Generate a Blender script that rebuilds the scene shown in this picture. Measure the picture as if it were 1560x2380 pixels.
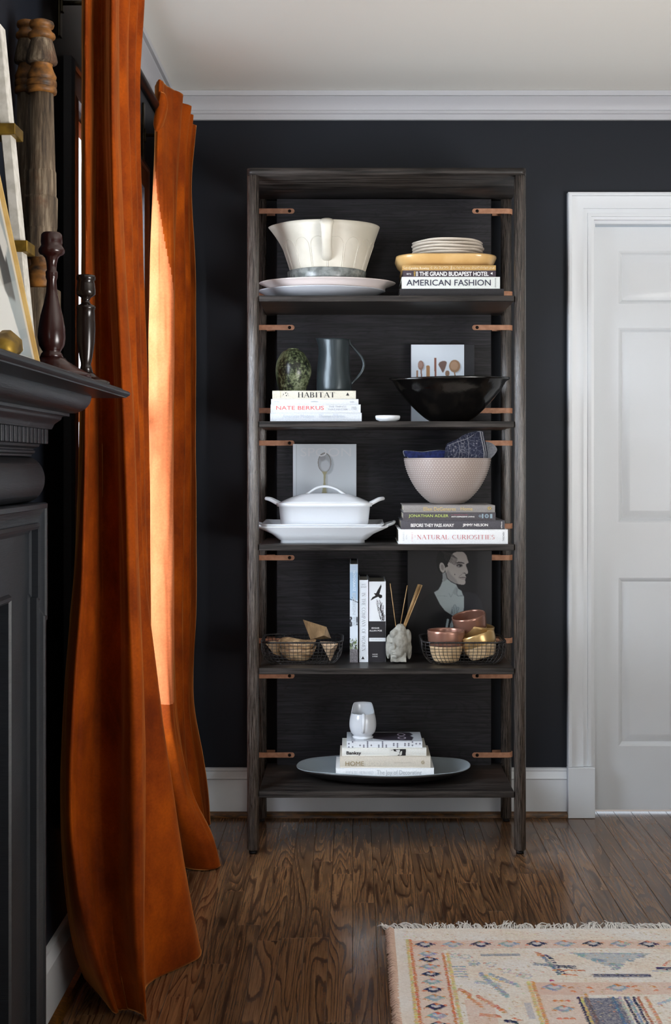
import bpy, bmesh, math, random
import numpy as np
from mathutils import Vector, Matrix, noise as mnoise
random.seed(7); rng = np.random.default_rng(5)
for o in list(bpy.data.objects): bpy.data.objects.remove(o)
scene = bpy.context.scene; COL = scene.collection
# ---------------------------------------------------------------- camera
# x to the right, y into the back wall (wall face at y = 0), z up; the camera looks straight along +y with a shifted lens
F, CX, CY, H, D = 3100.0, 820.0, 1080.0, 1.193, 4.53
def X(px, y): return (px-CX)*(D+y)/F
def Z(py, y): return H-(py-CY)*(D+y)/F
cam = bpy.data.cameras.new('camera'); cam.sensor_fit = 'VERTICAL'; cam.sensor_height = 36
cam.lens = F/2380*36; cam.shift_x = -(CX-780)/2380; cam.shift_y = -(1190-CY)/2380
cam.clip_start = .05; cam.clip_end = 60
co = bpy.data.objects.new('camera', cam); COL.objects.link(co)
co.location = (0, -D, H); co.rotation_euler = (math.pi/2, 0, 0); scene.camera = co
# ---------------------------------------------------------------- world, sun, window and fill light, exposure
w = bpy.data.worlds.new('sky'); scene.world = w; w.use_nodes = True
bg = w.node_tree.nodes['Background']; bg.inputs[0].default_value = (.78, .88, 1, 1); bg.inputs[1].default_value = 2.2
def light(name, kind, loc, aim, energy, col, **kw):
    l = bpy.data.lights.new(name, kind); l.energy = energy; l.color = col
    for k, v in kw.items(): setattr(l, k, v)
    o = bpy.data.objects.new(name, l); COL.objects.link(o); o.location = loc
    o.rotation_euler = (Vector(aim)-Vector(loc)).to_track_quat('-Z', 'Y').to_euler()
    return o
light('sunlight', 'SUN', (-2, -3, 3), (-2+.30, -2, 3-.40), 62, (1, .90, .76), angle=.03)
light('window_daylight', 'AREA', (-1.75, -1.75, 1.75), (-.5, -.75, 1.25), 185, (.80, .89, 1), shape='RECTANGLE', size=1.8, size_y=1.7)
light('rear_window_daylight', 'AREA', (-1.45, -6.6, 1.95), (.2, 0, 1.0), 68, (.86, .93, 1), shape='RECTANGLE', size=1.5, size_y=1.5)
light('ceiling_fill', 'AREA', (2.45, -3.7, .95), (1.0, -2.2, 2.45), 70, (1, .98, .96), shape='RECTANGLE', size=1.6, size_y=1.4, spread=1.75)  # added lamp without a window, aimed up to brighten the ceiling
vs = scene.view_settings; vs.view_transform = 'Standard'; vs.look = 'None'; vs.gamma = 1; vs.use_curve_mapping = False
vs.exposure = 0.0
# ---------------------------------------------------------------- helpers
def lin(c): return tuple((x/255/12.92 if x/255 <= .04045 else ((x/255+.055)/1.055)**2.4) for x in c)
def nlin(a): a = a/255.; return np.where(a <= .04045, a/12.92, ((a+.055)/1.055)**2.4)
class M:
    """small wrapper for a node material"""
    def __init__(s, name, col=(200, 200, 200), rough=.5, metal=0, spec=.5, **kw):
        s.m = bpy.data.materials.new(name); s.m.use_nodes = True; s.t = s.m.node_tree
        s.b = s.t.nodes['Principled BSDF']; s.b.inputs['Base Color'].default_value = (*lin(col), 1)
        s.b.inputs['Roughness'].default_value = rough; s.b.inputs['Metallic'].default_value = metal
        s.b.inputs['Specular IOR Level'].default_value = spec
        for k, v in kw.items(): s.b.inputs[k.replace('_', ' ')].default_value = v
    def n(s, kind, **kw):
        n = s.t.nodes.new('ShaderNode'+kind)
        for k, v in kw.items():
            if k.startswith('i_'): n.inputs[k[2:].replace('_', ' ')].default_value = v
            else: setattr(n, k, v)
        return n
    def l(s, a, b): s.t.links.new(a, b)
    def coord(s, scale=(1, 1, 1), kind='Object', rand=0):
        c = s.n('TexCoord'); mp = s.n('Mapping'); mp.inputs['Scale'].default_value = scale
        src = c.outputs[kind]
        if rand:
            oi = s.n('ObjectInfo'); mu = s.n('Math', operation='MULTIPLY'); mu.inputs[1].default_value = rand; s.l(oi.outputs['Random'], mu.inputs[0])
            ad = s.n('VectorMath', operation='ADD'); s.l(src, ad.inputs[0]); s.l(mu.outputs[0], ad.inputs[1]); src = ad.outputs[0]
        s.l(src, mp.inputs[0]); return mp.outputs[0]
    def noise(s, vec, scale=5, detail=3, rough=.5, dist=0):
        n = s.n('TexNoise'); n.inputs['Scale'].default_value = scale; n.inputs['Detail'].default_value = detail
        n.inputs['Roughness'].default_value = rough; n.inputs['Distortion'].default_value = dist
        s.l(vec, n.inputs['Vector']); return n.outputs['Fac']
    def ramp(s, fac, stops):
        r = s.n('ValToRGB'); e = r.color_ramp.elements
        while len(e) < len(stops): e.new(.5)
        for i, (p, c) in enumerate(stops):
            e[i].position = p; e[i].color = (*lin(c), 1) if isinstance(c, tuple) else (c, c, c, 1)
        s.l(fac, r.inputs[0]); return r.outputs[0]
    def base(s, out): s.l(out, s.b.inputs['Base Color']); return s
    def mix(s, a, b, fac, mode='MIX'):
        m = s.n('Mix', data_type='RGBA', blend_type=mode)
        for v, i in ((a, 6), (b, 7), (fac, 0)):
            if hasattr(v, 'is_output') or hasattr(v, 'links'): s.l(v, m.inputs[i])
            else: m.inputs[i].default_value = v
        return m.outputs[2]
    def bump(s, h, strength=.3, dist=.001):
        b = s.n('Bump'); b.inputs['Strength'].default_value = strength; b.inputs['Distance'].default_value = dist
        s.l(h, b.inputs['Height']); s.l(b.outputs[0], s.b.inputs['Normal']); return s
def speck(name, col, col2, scale, rough=.5, bump=0, detail=4, lo=.4, hi=.6, aniso=(1, 1, 1), **kw):
    m = M(name, col, rough, **kw); f = m.noise(m.coord(aniso), scale, detail)
    m.base(m.ramp(f, [(lo, col), (hi, col2)]))
    if bump: m.bump(f, bump)
    return m.m
def wloc(o):
    v = Vector((0, 0, 0))
    while o: v += o.location; o = o.parent
    return v
def obj(name, bm, mat, parent=None, smooth=35, label=None, cat=None, group=None, kind=None, loc=None):
    """bm (bmesh in world coordinates) becomes ONE mesh object; loc gives its origin"""
    me = bpy.data.meshes.new(name)
    off = wloc(parent)+(Vector(loc) if loc else Vector((0, 0, 0)))
    if parent is None and loc is None and len(bm.verts):
        zs = min(v.co.z for v in bm.verts); xs = [v.co.x for v in bm.verts]; ys = [v.co.y for v in bm.verts]
        loc = ((min(xs)+max(xs))/2, (min(ys)+max(ys))/2, zs); off = Vector(loc)
    for v in bm.verts: v.co -= off
    if smooth:
        for f in bm.faces: f.smooth = True
        a = math.radians(smooth)
        for e in bm.edges:
            if len(e.link_faces) == 2 and e.calc_face_angle(0) > a: e.smooth = False
    bm.to_mesh(me); bm.free()
    for mm in (mat if isinstance(mat, (list, tuple)) else [mat]): me.materials.append(mm)
    o = bpy.data.objects.new(name, me); COL.objects.link(o)
    if loc: o.location = loc
    o.parent = parent; tag(o, label, cat, group, kind); return o
def tag(o, label=None, cat=None, group=None, kind=None):
    if label: o['label'] = label
    if cat: o['category'] = cat
    if group: o['group'] = group
    if kind: o['kind'] = kind
    return o
def thing(name, label, cat, loc=(0, 0, 0), group=None):
    o = bpy.data.objects.new(name, None); COL.objects.link(o); o.location = loc; o.empty_display_size = .05
    return tag(o, label, cat, group)
def box(bm, x0, x1, y0, y1, z0, z1, bev=0, seg=2, mat=0):
    vs_ = [bm.verts.new(c) for c in ((x0,y0,z0),(x1,y0,z0),(x1,y1,z0),(x0,y1,z0),(x0,y0,z1),(x1,y0,z1),(x1,y1,z1),(x0,y1,z1))]
    fs = [bm.faces.new([vs_[i] for i in q]) for q in ((0,3,2,1),(4,5,6,7),(0,1,5,4),(1,2,6,5),(2,3,7,6),(3,0,4,7))]
    for f in fs: f.material_index = mat
    if bev:
        es = list({e for f in fs for e in f.edges}); r = bmesh.ops.bevel(bm, geom=es, offset=bev, segments=seg, profile=.5, affect='EDGES')
        for f in r['faces']: f.material_index = mat
    return bm
def B(*a, **k): return box(bmesh.new(), *a, **k)
def lathe(bm, prof, cx, cy, seg=48, sx=1, sy=1, fn=None, mat=0, cap=True):
    """prof: (r, z) from bottom to top (or round the lip and back down inside)"""
    rings = []
    for r, z in prof:
        ring = []
        for k in range(seg):
            a = 2*math.pi*k/seg; x, y, zz = r*sx*math.cos(a), r*sy*math.sin(a), z
            if fn: x, y, zz = fn(x, y, zz, a, r)
            ring.append(bm.verts.new((cx+x, cy+y, zz)))
        rings.append(ring)
    for i in range(len(rings)-1):
        for k in range(seg):
            k2 = (k+1) % seg
            try: bm.faces.new((rings[i][k], rings[i][k2], rings[i+1][k2], rings[i+1][k])).material_index = mat
            except ValueError: pass
    if cap:
        for ring, rev in ((rings[0], True), (rings[-1], False)):
            f = bm.faces.new(ring[::-1] if rev else ring); f.material_index = mat
    return bm
def lpx(cx, y, pts): # pixel half widths and rows of an object whose axis stands at depth y -> profile in metres
    return [(max(.0004, hw*(D+y)/F), Z(py, y)) for hw, py in pts]
def spl(pts, n=6):
    """Catmull-Rom through tuples"""
    P = [np.array(p, float) for p in pts]; P = [2*P[0]-P[1]]+P+[2*P[-1]-P[-2]]; out = []
    for i in range(1, len(P)-2):
        for k in range(n):
            t = k/n; a, b, c, d = P[i-1:i+3]
            out.append(tuple(.5*((2*b)+(c-a)*t+(2*a-5*b+4*c-d)*t*t+(3*b-a-3*c+d)*t**3)))
    out.append(tuple(P[-2])); return out
def tube(bm, pts, r, seg=8, cap=True, mat=0, flat=1, up=None):
    """tube through points; r number or list; flat squashes it"""
    pts = [Vector(p) for p in pts]; n = len(pts); R = r if isinstance(r, (list, tuple)) else [r]*n; prev = None; rings = []
    for i, p in enumerate(pts):
        t = (pts[min(i+1, n-1)]-pts[max(i-1, 0)]).normalized()
        if prev is None:
            a = Vector(up) if up else (Vector((0, 0, 1)) if abs(t.z) < .9 else Vector((1, 0, 0)))
        else: a = prev
        u = (a-t*a.dot(t)).normalized(); v = t.cross(u); prev = u
        rings.append([bm.verts.new(p+u*(R[i]*math.cos(2*math.pi*k/seg))+v*(R[i]*flat*math.sin(2*math.pi*k/seg))) for k in range(seg)])
    for i in range(n-1):
        for k in range(seg):
            bm.faces.new((rings[i][k], rings[i][(k+1) % seg], rings[i+1][(k+1) % seg], rings[i+1][k])).material_index = mat
    if cap:
        bm.faces.new(rings[0][::-1]).material_index = mat; bm.faces.new(rings[-1]).material_index = mat
    return bm
def sweep(bm, path, prof, to3, closed=False, pclosed=True, mat=0):
    """mitred moulding: path in a plane, prof = (offset to the left of the path, height); to3(u, v, h) -> point"""
    n = len(path); P = [Vector(p) for p in path]; rings = []
    for i in range(n):
        def nrm(a, b): d = (b-a).normalized(); return Vector((-d.y, d.x))
        if closed: n1, n2 = nrm(P[i-1], P[i]), nrm(P[i], P[(i+1) % n])
        else:
            n1 = nrm(P[i-1], P[i]) if i else nrm(P[0], P[1]); n2 = nrm(P[i], P[i+1]) if i < n-1 else n1
        m = (n1+n2); m = m/max(1e-6, m.dot(n1))
        rings.append([bm.verts.new(to3(P[i].x+m.x*o_, P[i].y+m.y*o_, h)) for o_, h in prof])
    k = len(prof)
    for i in range(n if closed else n-1):
        a, b = rings[i], rings[(i+1) % n]
        for j in range(k if pclosed else k-1):
            bm.faces.new((a[j], a[(j+1) % k], b[(j+1) % k], b[j])).material_index = mat
    if not closed and pclosed: bm.faces.new(rings[0][::-1]); bm.faces.new(rings[-1])
    bmesh.ops.recalc_face_normals(bm, faces=bm.faces)
    return bm
def rrect(hx, hy, r, n=6):
    pts = []; r = min(r, hx, hy)
    for cx, cy, a0 in ((hx-r, hy-r, 0), (-hx+r, hy-r, 90), (-hx+r, -hy+r, 180), (hx-r, -hy+r, 270)):
        for k in range(n+1):
            a = math.radians(a0+90*k/n); pts.append((cx+r*math.cos(a), cy+r*math.sin(a)))
    return pts
def loft(bm, levels, cx, cy, n=6, fn=None):
    """levels: (hx, hy, r, z) rounded rectangles"""
    rings = []
    for hx, hy, r, z in levels:
        rings.append([bm.verts.new((cx+x, cy+y, z+(fn(x, y, z) if fn else 0))) for x, y in rrect(hx, hy, r, n)])
    k = len(rings[0])
    for a, b in zip(rings, rings[1:]):
        for j in range(k): bm.faces.new((a[j], a[(j+1) % k], b[(j+1) % k], b[j]))
    bm.faces.new(rings[0][::-1]); bm.faces.new(rings[-1]); return bm
def prism(bm, poly, y0, y1, mat=0):
    """polygon (x, z) given front y0, back y1"""
    a = [bm.verts.new((x, y0, z)) for x, z in poly]; b = [bm.verts.new((x, y1, z)) for x, z in poly]
    fs = [bm.faces.new(a), bm.faces.new(b[::-1])]
    for i in range(len(a)): fs.append(bm.faces.new((a[i-1], b[i-1], b[i], a[i])))
    for f in fs: f.material_index = mat
    bmesh.ops.recalc_face_normals(bm, faces=fs); return bm
def copy_tree(o, parent=None):
    c = o.copy(); COL.objects.link(c); c.parent = parent
    for ch in o.children: copy_tree(ch, c)
    return c
# lettering -------------------------------------------------------------
G = {  # light serif capitals: strokes (x0,y0,x1,y1,w) and arcs ('a',cx,cy,rx,ry,a0,a1); w 1 = stem, 0 = hairline; s = serif at x,y
 'A': ([(0.08,0,.5,1,0),(.5,1,.92,0,1),(.24,.36,.76,.36,0)], [(.08,0),(.92,0)]),
 'B': ([(.2,0,.2,1,1),('a',.42,.76,.33,.24,-90,90,1),('a',.44,.27,.4,.27,-90,90,1),(.2,1,.42,1,0),(.2,.52,.45,.52,0),(.2,0,.45,0,0)], [(.2,0),(.2,1)]),
 'C': ([('a',.55,.5,.47,.5,50,310,1)], []),
 'D': ([(.2,0,.2,1,1),('a',.4,.5,.5,.5,-90,90,1),(.2,1,.4,1,0),(.2,0,.4,0,0)], [(.2,0),(.2,1)]),
 'E': ([(.2,0,.2,1,1),(.2,1,.85,1,0),(.2,.5,.7,.5,0),(.2,0,.88,0,0),(.85,1,.85,.8,0),(.88,0,.88,.2,0)], [(.2,0),(.2,1)]),
 'F': ([(.2,0,.2,1,1),(.2,1,.85,1,0),(.2,.5,.7,.5,0),(.85,1,.85,.8,0)], [(.2,0),(.2,1)]),
 'G': ([('a',.52,.5,.46,.5,50,320,1),(.86,.1,.86,.42,1)], [(.86,.42)]),
 'H': ([(.16,0,.16,1,1),(.84,0,.84,1,1),(.16,.5,.84,.5,0)], [(.16,0),(.16,1),(.84,0),(.84,1)]),
 'I': ([(.5,0,.5,1,1)], [(.5,0),(.5,1)]),
 'K': ([(.2,0,.2,1,1),(.2,.4,.85,1,0),(.4,.55,.9,0,1)], [(.2,0),(.2,1),(.9,0)]),
 'L': ([(.2,0,.2,1,1),(.2,0,.88,0,0),(.88,0,.88,.2,0)], [(.2,0),(.2,1)]),
 'M': ([(.1,0,.14,1,0),(.14,1,.5,.1,1),(.5,.1,.86,1,0),(.88,0,.86,1,1)], [(.1,0),(.88,0)]),
 'N': ([(.14,0,.14,1,0),(.14,1,.86,0,1),(.86,0,.86,1,0)], [(.14,0),(.1,1),(.86,1)]),
 'O': ([('a',.5,.5,.48,.5,0,360,1)], []),
 'P': ([(.2,0,.2,1,1),('a',.42,.74,.4,.26,-90,90,1),(.2,1,.42,1,0),(.2,.48,.42,.48,0)], [(.2,0),(.2,1)]),
 'R': ([(.18,0,.18,1,1),('a',.4,.75,.38,.25,-90,90,1),(.18,1,.4,1,0),(.18,.5,.42,.5,0),(.45,.5,.92,0,1)], [(.18,0),(.18,1),(.92,0)]),
 'S': ([('a',.5,.75,.34,.25,30,250,1),('a',.5,.25,.36,.26,-150,80,1)], []),
 'T': ([(.5,0,.5,1,1),(.06,1,.94,1,0),(.06,1,.06,.8,0),(.94,1,.94,.8,0)], [(.5,0)]),
 'U': ([(.16,.3,.16,1,1),(.84,.3,.84,1,0),('a',.5,.32,.34,.32,180,360,.6)], [(.16,1),(.84,1)]),
 'W': ([(.04,1,.28,0,1),(.28,0,.5,.9,0),(.5,.9,.74,0,1),(.74,0,.96,1,0)], [(.04,1),(.96,1)]),
 'Y': ([(.08,1,.5,.45,1),(.92,1,.5,.45,0),(.5,0,.5,.45,1)], [(.08,1),(.92,1),(.5,0)]), ' ': ([], [])}
NARROW = {'I': .42, 'L': .8, 'E': .8, 'F': .78, 'S': .66, 'P': .8, 'B': .8, 'M': 1.1, 'W': 1.3, 'O': 1, 'C': .92, 'G': 1, ' ': .45, 'T': .86}
def serif_bm(text, heavy=.13, thin=.035, gap=.1):
    bm = bmesh.new(); x = 0; cnt = [0]
    def st(x0, y0, x1, y1, w):
        d = Vector((x1-x0, y1-y0)); L = d.length
        if L < 1e-6: return
        n = Vector((-d.y, d.x))/L*w/2; cnt[0] += 1; zq_ = .00003*(cnt[0] % 11)
        bm.faces.new([bm.verts.new((a, b, zq_)) for a, b in ((x0+n.x, y0+n.y), (x0-n.x, y0-n.y), (x1-n.x, y1-n.y), (x1+n.x, y1+n.y))])
    for ch in text:
        wd = NARROW.get(ch, .9)
        s, srf = G.get(ch, G[' '])
        for q in s:
            if q[0] == 'a':
                _, cx, cy, rx, ry, a0, a1, w_ = q; N = 18; pr = None
                for i in range(N+1):
                    a = math.radians(a0+(a1-a0)*i/N); p = (x+(cx+rx*math.cos(a))*wd, cy+ry*math.sin(a))
                    if pr: st(*pr, *p, thin+(heavy-thin)*w_*abs(math.cos(math.radians(a0+(a1-a0)*(i-.5)/N)))**1.4)
                    pr = p
            else: st(x+q[0]*wd, q[1], x+q[2]*wd, q[3], heavy if q[4] == 1 else thin)
        for sx_, sy_ in srf: st(x+sx_*wd-.11, sy_, x+sx_*wd+.11, sy_, thin)
        x += wd+gap
    return bm
def font_bm(text, bold=0, gap=1):
    c = bpy.data.curves.new('lettering', 'FONT'); c.body = text; c.space_character = gap; c.align_x = 'CENTER'; c.resolution_u = 3
    o = bpy.data.objects.new('lettering', c); COL.objects.link(o); bpy.context.view_layer.update()
    me = bpy.data.meshes.new_from_object(o.evaluated_get(bpy.context.evaluated_depsgraph_get()))
    bm = bmesh.new(); bm.from_mesh(me)
    if bold:      # heavier strokes: overlaid copies, slightly offset
        for k_, (dx_, dy_) in enumerate(((bold*1.3, 0), (0, bold*1.3), (bold*1.3, bold*1.3))):
            n0 = len(bm.verts); bm.from_mesh(me); bm.verts.ensure_lookup_table()
            for v_ in bm.verts[n0:]: v_.co.x += dx_; v_.co.y += dy_; v_.co.z += .00006*(k_+1)
    bpy.data.objects.remove(o); bpy.data.curves.remove(c); bpy.data.meshes.remove(me); return bm
def lettering(text, box4, y, mat, parent, serif=False, rot=False, bold=0, name='title', top=None, heavy=.13, thin=.035, gap=1, label=None):
    """text fitted to the box (px x0, x1, py top, bottom) on the upright plane y facing the camera"""
    bm = serif_bm(text, heavy, thin) if serif else font_bm(text, bold, gap)
    xs = [v.co.x for v in bm.verts]; ys = [v.co.y for v in bm.verts]; a, b, c, d = min(xs), max(xs), min(ys), max(ys)
    x0, x1, z1, z0 = X(box4[0], y), X(box4[1], y), Z(box4[2], y), Z(box4[3], y)
    for v in bm.verts:
        u, t = (v.co.x-a)/(b-a), (v.co.y-c)/(d-c)
        if rot == 1: u, t = t, 1-u      # reads downwards
        elif rot == 2: u, t = 1-t, u    # reads upwards
        v.co = Vector((x0+(x1-x0)*u, y-.0007-v.co.z, z0+(z1-z0)*t))
    return obj(name, bm, mat, parent, smooth=0, label=label)
# raster painting for flat prints --------------------------------------------
class Canvas:
    def __init__(s, x0, y0, x1, y1, step, col):
        s.x0, s.y0, s.x1, s.y1 = x0, y0, x1, y1
        s.nx, s.ny = int((x1-x0)/step)+1, int((y1-y0)/step)+1
        s.gx, s.gy = np.meshgrid(np.linspace(x0, x1, s.nx), np.linspace(y0, y1, s.ny)); s.a = np.ones((s.ny, s.nx, 3))*np.array(col, float)
    def put(s, m, col, soft=0, op=1):
        m = m.astype(float)
        for _ in range(int(soft)):
            p = np.pad(m, 1, mode='edge'); m = (p[:-2, 1:-1]+p[2:, 1:-1]+p[1:-1, :-2]+p[1:-1, 2:]+2*m)/6
        m = (m*op)[..., None]; s.a = s.a*(1-m)+np.array(col, float)*m
    def inside(s, poly):
        m = np.zeros(s.gx.shape, bool); n = len(poly)
        for i in range(n):
            (ax, ay), (bx, by) = poly[i], poly[(i+1) % n]
            if ay == by: continue
            c = ((ay > s.gy) != (by > s.gy)) & (s.gx < (bx-ax)*(s.gy-ay)/(by-ay)+ax); m ^= c
        return m
    def poly(s, pts, col, soft=0, op=1, smooth=0):
        if smooth: pts = spl(list(pts)+[pts[0]], smooth)
        s.put(s.inside(pts), col, soft, op)
    def ell(s, cx, cy, rx, ry, col, soft=0, op=1, rot=0):
        a = math.radians(rot); u = (s.gx-cx)*math.cos(a)+(s.gy-cy)*math.sin(a); v = -(s.gx-cx)*math.sin(a)+(s.gy-cy)*math.cos(a)
        s.put((u/rx)**2+(v/ry)**2 < 1, col, soft, op)
    def line(s, pts, wd, col, soft=0, op=1):
        m = np.zeros(s.gx.shape, bool)
        for (ax, ay), (bx, by) in zip(pts, pts[1:]):
            L = (bx-ax)**2+(by-ay)**2+1e-9; t = np.clip(((s.gx-ax)*(bx-ax)+(s.gy-ay)*(by-ay))/L, 0, 1)
            m |= (s.gx-ax-t*(bx-ax))**2+(s.gy-ay-t*(by-ay))**2 < (wd/2)**2
        s.put(m, col, soft, op)
    def mesh(s, name, to3, mat, parent, label=None, height=None):
        P = np.array([[to3(px, py) for px in s.gx[0]] for py in s.gy[:, 0]], float).reshape(-1, 3)
        if height is not None: P[:, 2] += height.ravel()
        P -= np.array(wloc(parent))
        nx, ny = s.nx, s.ny; i = np.arange(nx*ny).reshape(ny, nx)
        fc = np.stack([i[:-1, :-1], i[1:, :-1], i[1:, 1:], i[:-1, 1:]], -1).reshape(-1, 4)
        me = bpy.data.meshes.new(name); me.from_pydata(P.tolist(), [], fc.tolist())
        at = me.color_attributes.new('print', 'FLOAT_COLOR', 'POINT')
        at.data.foreach_set('color', np.concatenate([nlin(np.clip(s.a, 0, 255)), np.ones((ny, nx, 1))], -1).reshape(-1).astype('f'))
        if height is not None: me.polygons.foreach_set('use_smooth', [True]*len(me.polygons))
        me.materials.append(mat); o = bpy.data.objects.new(name, me); COL.objects.link(o); o.parent = parent; tag(o, label); return o
def print_mat(name, rough=.4, spec=.4):
    m = M(name, (200, 200, 200), rough, spec=spec); a = m.n('Attribute', attribute_name='print'); m.base(a.outputs['Color']); return m.m
PRINT = print_mat('printed_cover')
# ---------------------------------------------------------------- materials
def wall_mat(name, col, rough, spec=.35):
    m = M(name, col, rough, spec=spec); m.bump(m.noise(m.coord(), 260, 2), .12, .0006); return m.m
WALL = wall_mat('charcoal_wall_paint', (26, 30, 38), .48, spec=.25)
CEIL = wall_mat('ceiling_paint', (234, 232, 226), .8)
WHITE = wall_mat('white_gloss_paint', (220, 224, 228), .3)
CROWN = wall_mat('crown_paint_shaded', (182, 183, 188), .5)  # trim white greyed down: the crown's shade is put into the colour
REARW = wall_mat('pale_wall_paint', (190, 188, 184), .8)
def mantel_mat():
    m = M('brushed_charcoal_paint', (36, 40, 46), .34, spec=.6)
    f = m.noise(m.coord((3, 3, 60)), 9, 4, .6); m.base(m.ramp(f, [(.3, (25, 29, 35)), (.75, (38, 42, 48))])); m.bump(f, .35, .0012); return m.m
MANT = mantel_mat()
def oak():
    m = M('stained_oak_planks', (110, 70, 40), .22, spec=.65)
    v = m.coord((1, 1, 1), rand=37.0)
    mp = m.n('Mapping'); mp.inputs['Scale'].default_value = (15, .95, 5); m.l(v, mp.inputs[0])
    f = m.noise(mp.outputs[0], 1.05, 1.2, .4, .3)
    mu = m.n('Math', operation='MULTIPLY'); mu.inputs[1].default_value = 15; m.l(f, mu.inputs[0])
    nz = m.noise(m.coord((60, 30, 5), rand=37.0), 2.4, 3); ad = m.n('Math', operation='ADD'); m.l(mu.outputs[0], ad.inputs[0])
    n2 = m.n('Math', operation='MULTIPLY'); n2.inputs[1].default_value = .18; m.l(nz, n2.inputs[0]); m.l(n2.outputs[0], ad.inputs[1])
    fr = m.n('Math', operation='FRACT'); m.l(ad.outputs[0], fr.inputs[0])
    rings = m.ramp(fr.outputs[0], [(0, (66, 45, 32)), (.05, (74, 51, 36)), (.16, (116, 84, 58)), (.85, (138, 102, 70)), (.97, (88, 60, 41))])
    st = m.noise(m.coord((330, 9, 20), rand=37.0), 1, 3, .6)
    c = m.mix(rings, m.ramp(st, [(.38, (64, 41, 27)), (.6, (255, 255, 255))]), .42, 'MULTIPLY')
    oi = m.n('ObjectInfo'); mr = m.n('MapRange'); mr.inputs['To Min'].default_value = .75; mr.inputs['To Max'].default_value = 1.1; m.l(oi.outputs['Random'], mr.inputs[0])
    hs = m.n('HueSaturation'); m.l(c, hs.inputs['Color']); m.l(mr.outputs[0], hs.inputs['Value']); m.base(hs.outputs[0])
    big = m.noise(m.coord((1, 1, 1)), 6, 2)
    m.l(m.ramp(big, [(.3, .15), (.7, .24)]), m.b.inputs['Roughness']); m.bump(st, .12, .0006); return m.m
OAK = oak()
def dark_oak(name, aniso, a=(20, 17, 16), b=(66, 60, 56), rough=.42, rings=False, bump=.5, spec=.3):
    m = M(name, a, rough, spec=spec); f = m.noise(m.coord(aniso), 1, 4, .65)
    c = m.ramp(f, [(.36, a), (.66, b)])
    if rings:
        g = m.noise(m.coord((2.2, 1, 13)), 1.3, 2, .5, .6); mu = m.n('Math', operation='MULTIPLY'); mu.inputs[1].default_value = 15; m.l(g, mu.inputs[0])
        fr = m.n('Math', operation='FRACT'); m.l(mu.outputs[0], fr.inputs[0])
        c = m.mix(c, m.ramp(fr.outputs[0], [(0, .35), (.3, 1.), (.85, 1.), (1, .4)]), .7, 'MULTIPLY')
    m.base(c); m.bump(f, bump, .0015); return m.m
SHELFW = dark_oak('ebonised_oak_shelf', (5, 60, 120), (16, 14, 13), (60, 55, 52), .38)
BACKW = dark_oak('ebonised_oak_back', (5, 60, 190), (9, 8, 11), (42, 39, 44), .5, rings=True)
POSTW = dark_oak('ebonised_oak_post', (420, 420, 16), (12, 10, 9), (94, 85, 79), .26, bump=1.0, spec=.9)
def velvet(name='rust_velvet', cols=((112, 41, 2), (148, 61, 3), (184, 83, 5))):
    m = M(name, (190, 84, 10), .7, spec=.12)
    m.b.inputs['Sheen Weight'].default_value = 1.0; m.b.inputs['Sheen Roughness'].default_value = .3; m.b.inputs['Sheen Tint'].default_value = (1, .42, .12, 1)
    f = m.noise(m.coord((1, 1, .6)), 7, 6, .62, .3)
    g = m.noise(m.coord((1, 1, 1.2)), 150, 3, .6)
    c = m.ramp(f, [(.34, cols[0]), (.5, cols[1]), (.68, cols[2])])
    c = m.mix(c, m.ramp(g, [(.3, .55), (.7, 1.)]), .5, 'MULTIPLY'); m.base(c); m.bump(g, .25, .001)
    tr = m.n('BsdfTranslucent'); tr.inputs[0].default_value = (.75, .26, .03, 1)
    mx = m.n('MixShader'); mx.inputs[0].default_value = .03
    m.l(m.b.outputs[0], mx.inputs[1]); m.l(tr.outputs[0], mx.inputs[2]); m.l(mx.outputs[0], m.t.nodes['Material Output'].inputs[0]); return m.m
VELVET = velvet(); SUNLIT = velvet('rust_cloth_sunlit', ((190, 100, 58), (206, 116, 70), (218, 130, 84)))  # second velvet is a paler copy with the sunlit strip in its colour
LEATH = speck('tan_leather', (160, 110, 80), (178, 128, 98), 60, .55, .1)
IRON = M('black_iron', (26, 25, 26), .45, .6).m
BRASS = speck('aged_brass', (104, 80, 30), (150, 120, 46), 30, .5, metal=.7)
CREAM = speck('cream_stoneware', (186, 180, 165), (202, 196, 182), 9, .38)
GREYGL = speck('grey_stoneware', (96, 100, 98), (128, 132, 130), 60, .25)
PORC = M('white_porcelain', (218, 222, 227), .16, spec=.5).m
PLATE = M('pale_grey_glaze', (176, 178, 184), .28, spec=.4).m
SCREW = M('dark_screw', (30, 26, 24), .3, .8).m
TEXTK = M('black_ink', (26, 26, 32), .5).m
PAGES = speck('page_edges', (222, 214, 198), (196, 188, 172), 300, .8, aniso=(.05, .05, 6))
# ================================================================ the setting
WX, CZ = -.655, 2.45
RX, RY = 2.7, -7.3
s = 'structure'
base = obj('floor', B(WX-.1, RX, RY, .1, -.04, -.003), M('floor_joint', (128, 108, 90), .7).m, kind=s, smooth=0, loc=(0, 0, -.04))
PWD = .0598
def planks():
    k = 0
    for i in range(-11, 26):
        x0 = i*PWD; x1 = x0+PWD
        if x0 > 1.4: continue
        y = .02-random.uniform(.05, .75) ; ys = [.06, y]
        while y > -2.9:
            y -= random.uniform(.45, 1.25); ys.append(y)
        for a, b in zip(ys, ys[1:]):
            bm = B(max(x0, WX)+.0006, x1-.0006, b+.0004, a-.0004, -.003, 0, .0005, 1)
            obj('plank', bm, OAK, base, smooth=0); k += 1
planks()
def wall(name, boxes, mat):
    bm = bmesh.new()
    for b in boxes: box(bm, *b)
    return obj(name, bm, mat, kind=s, smooth=0)
DX0, DX1, DZ = .8175, 1.5325, 2.0232
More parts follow.
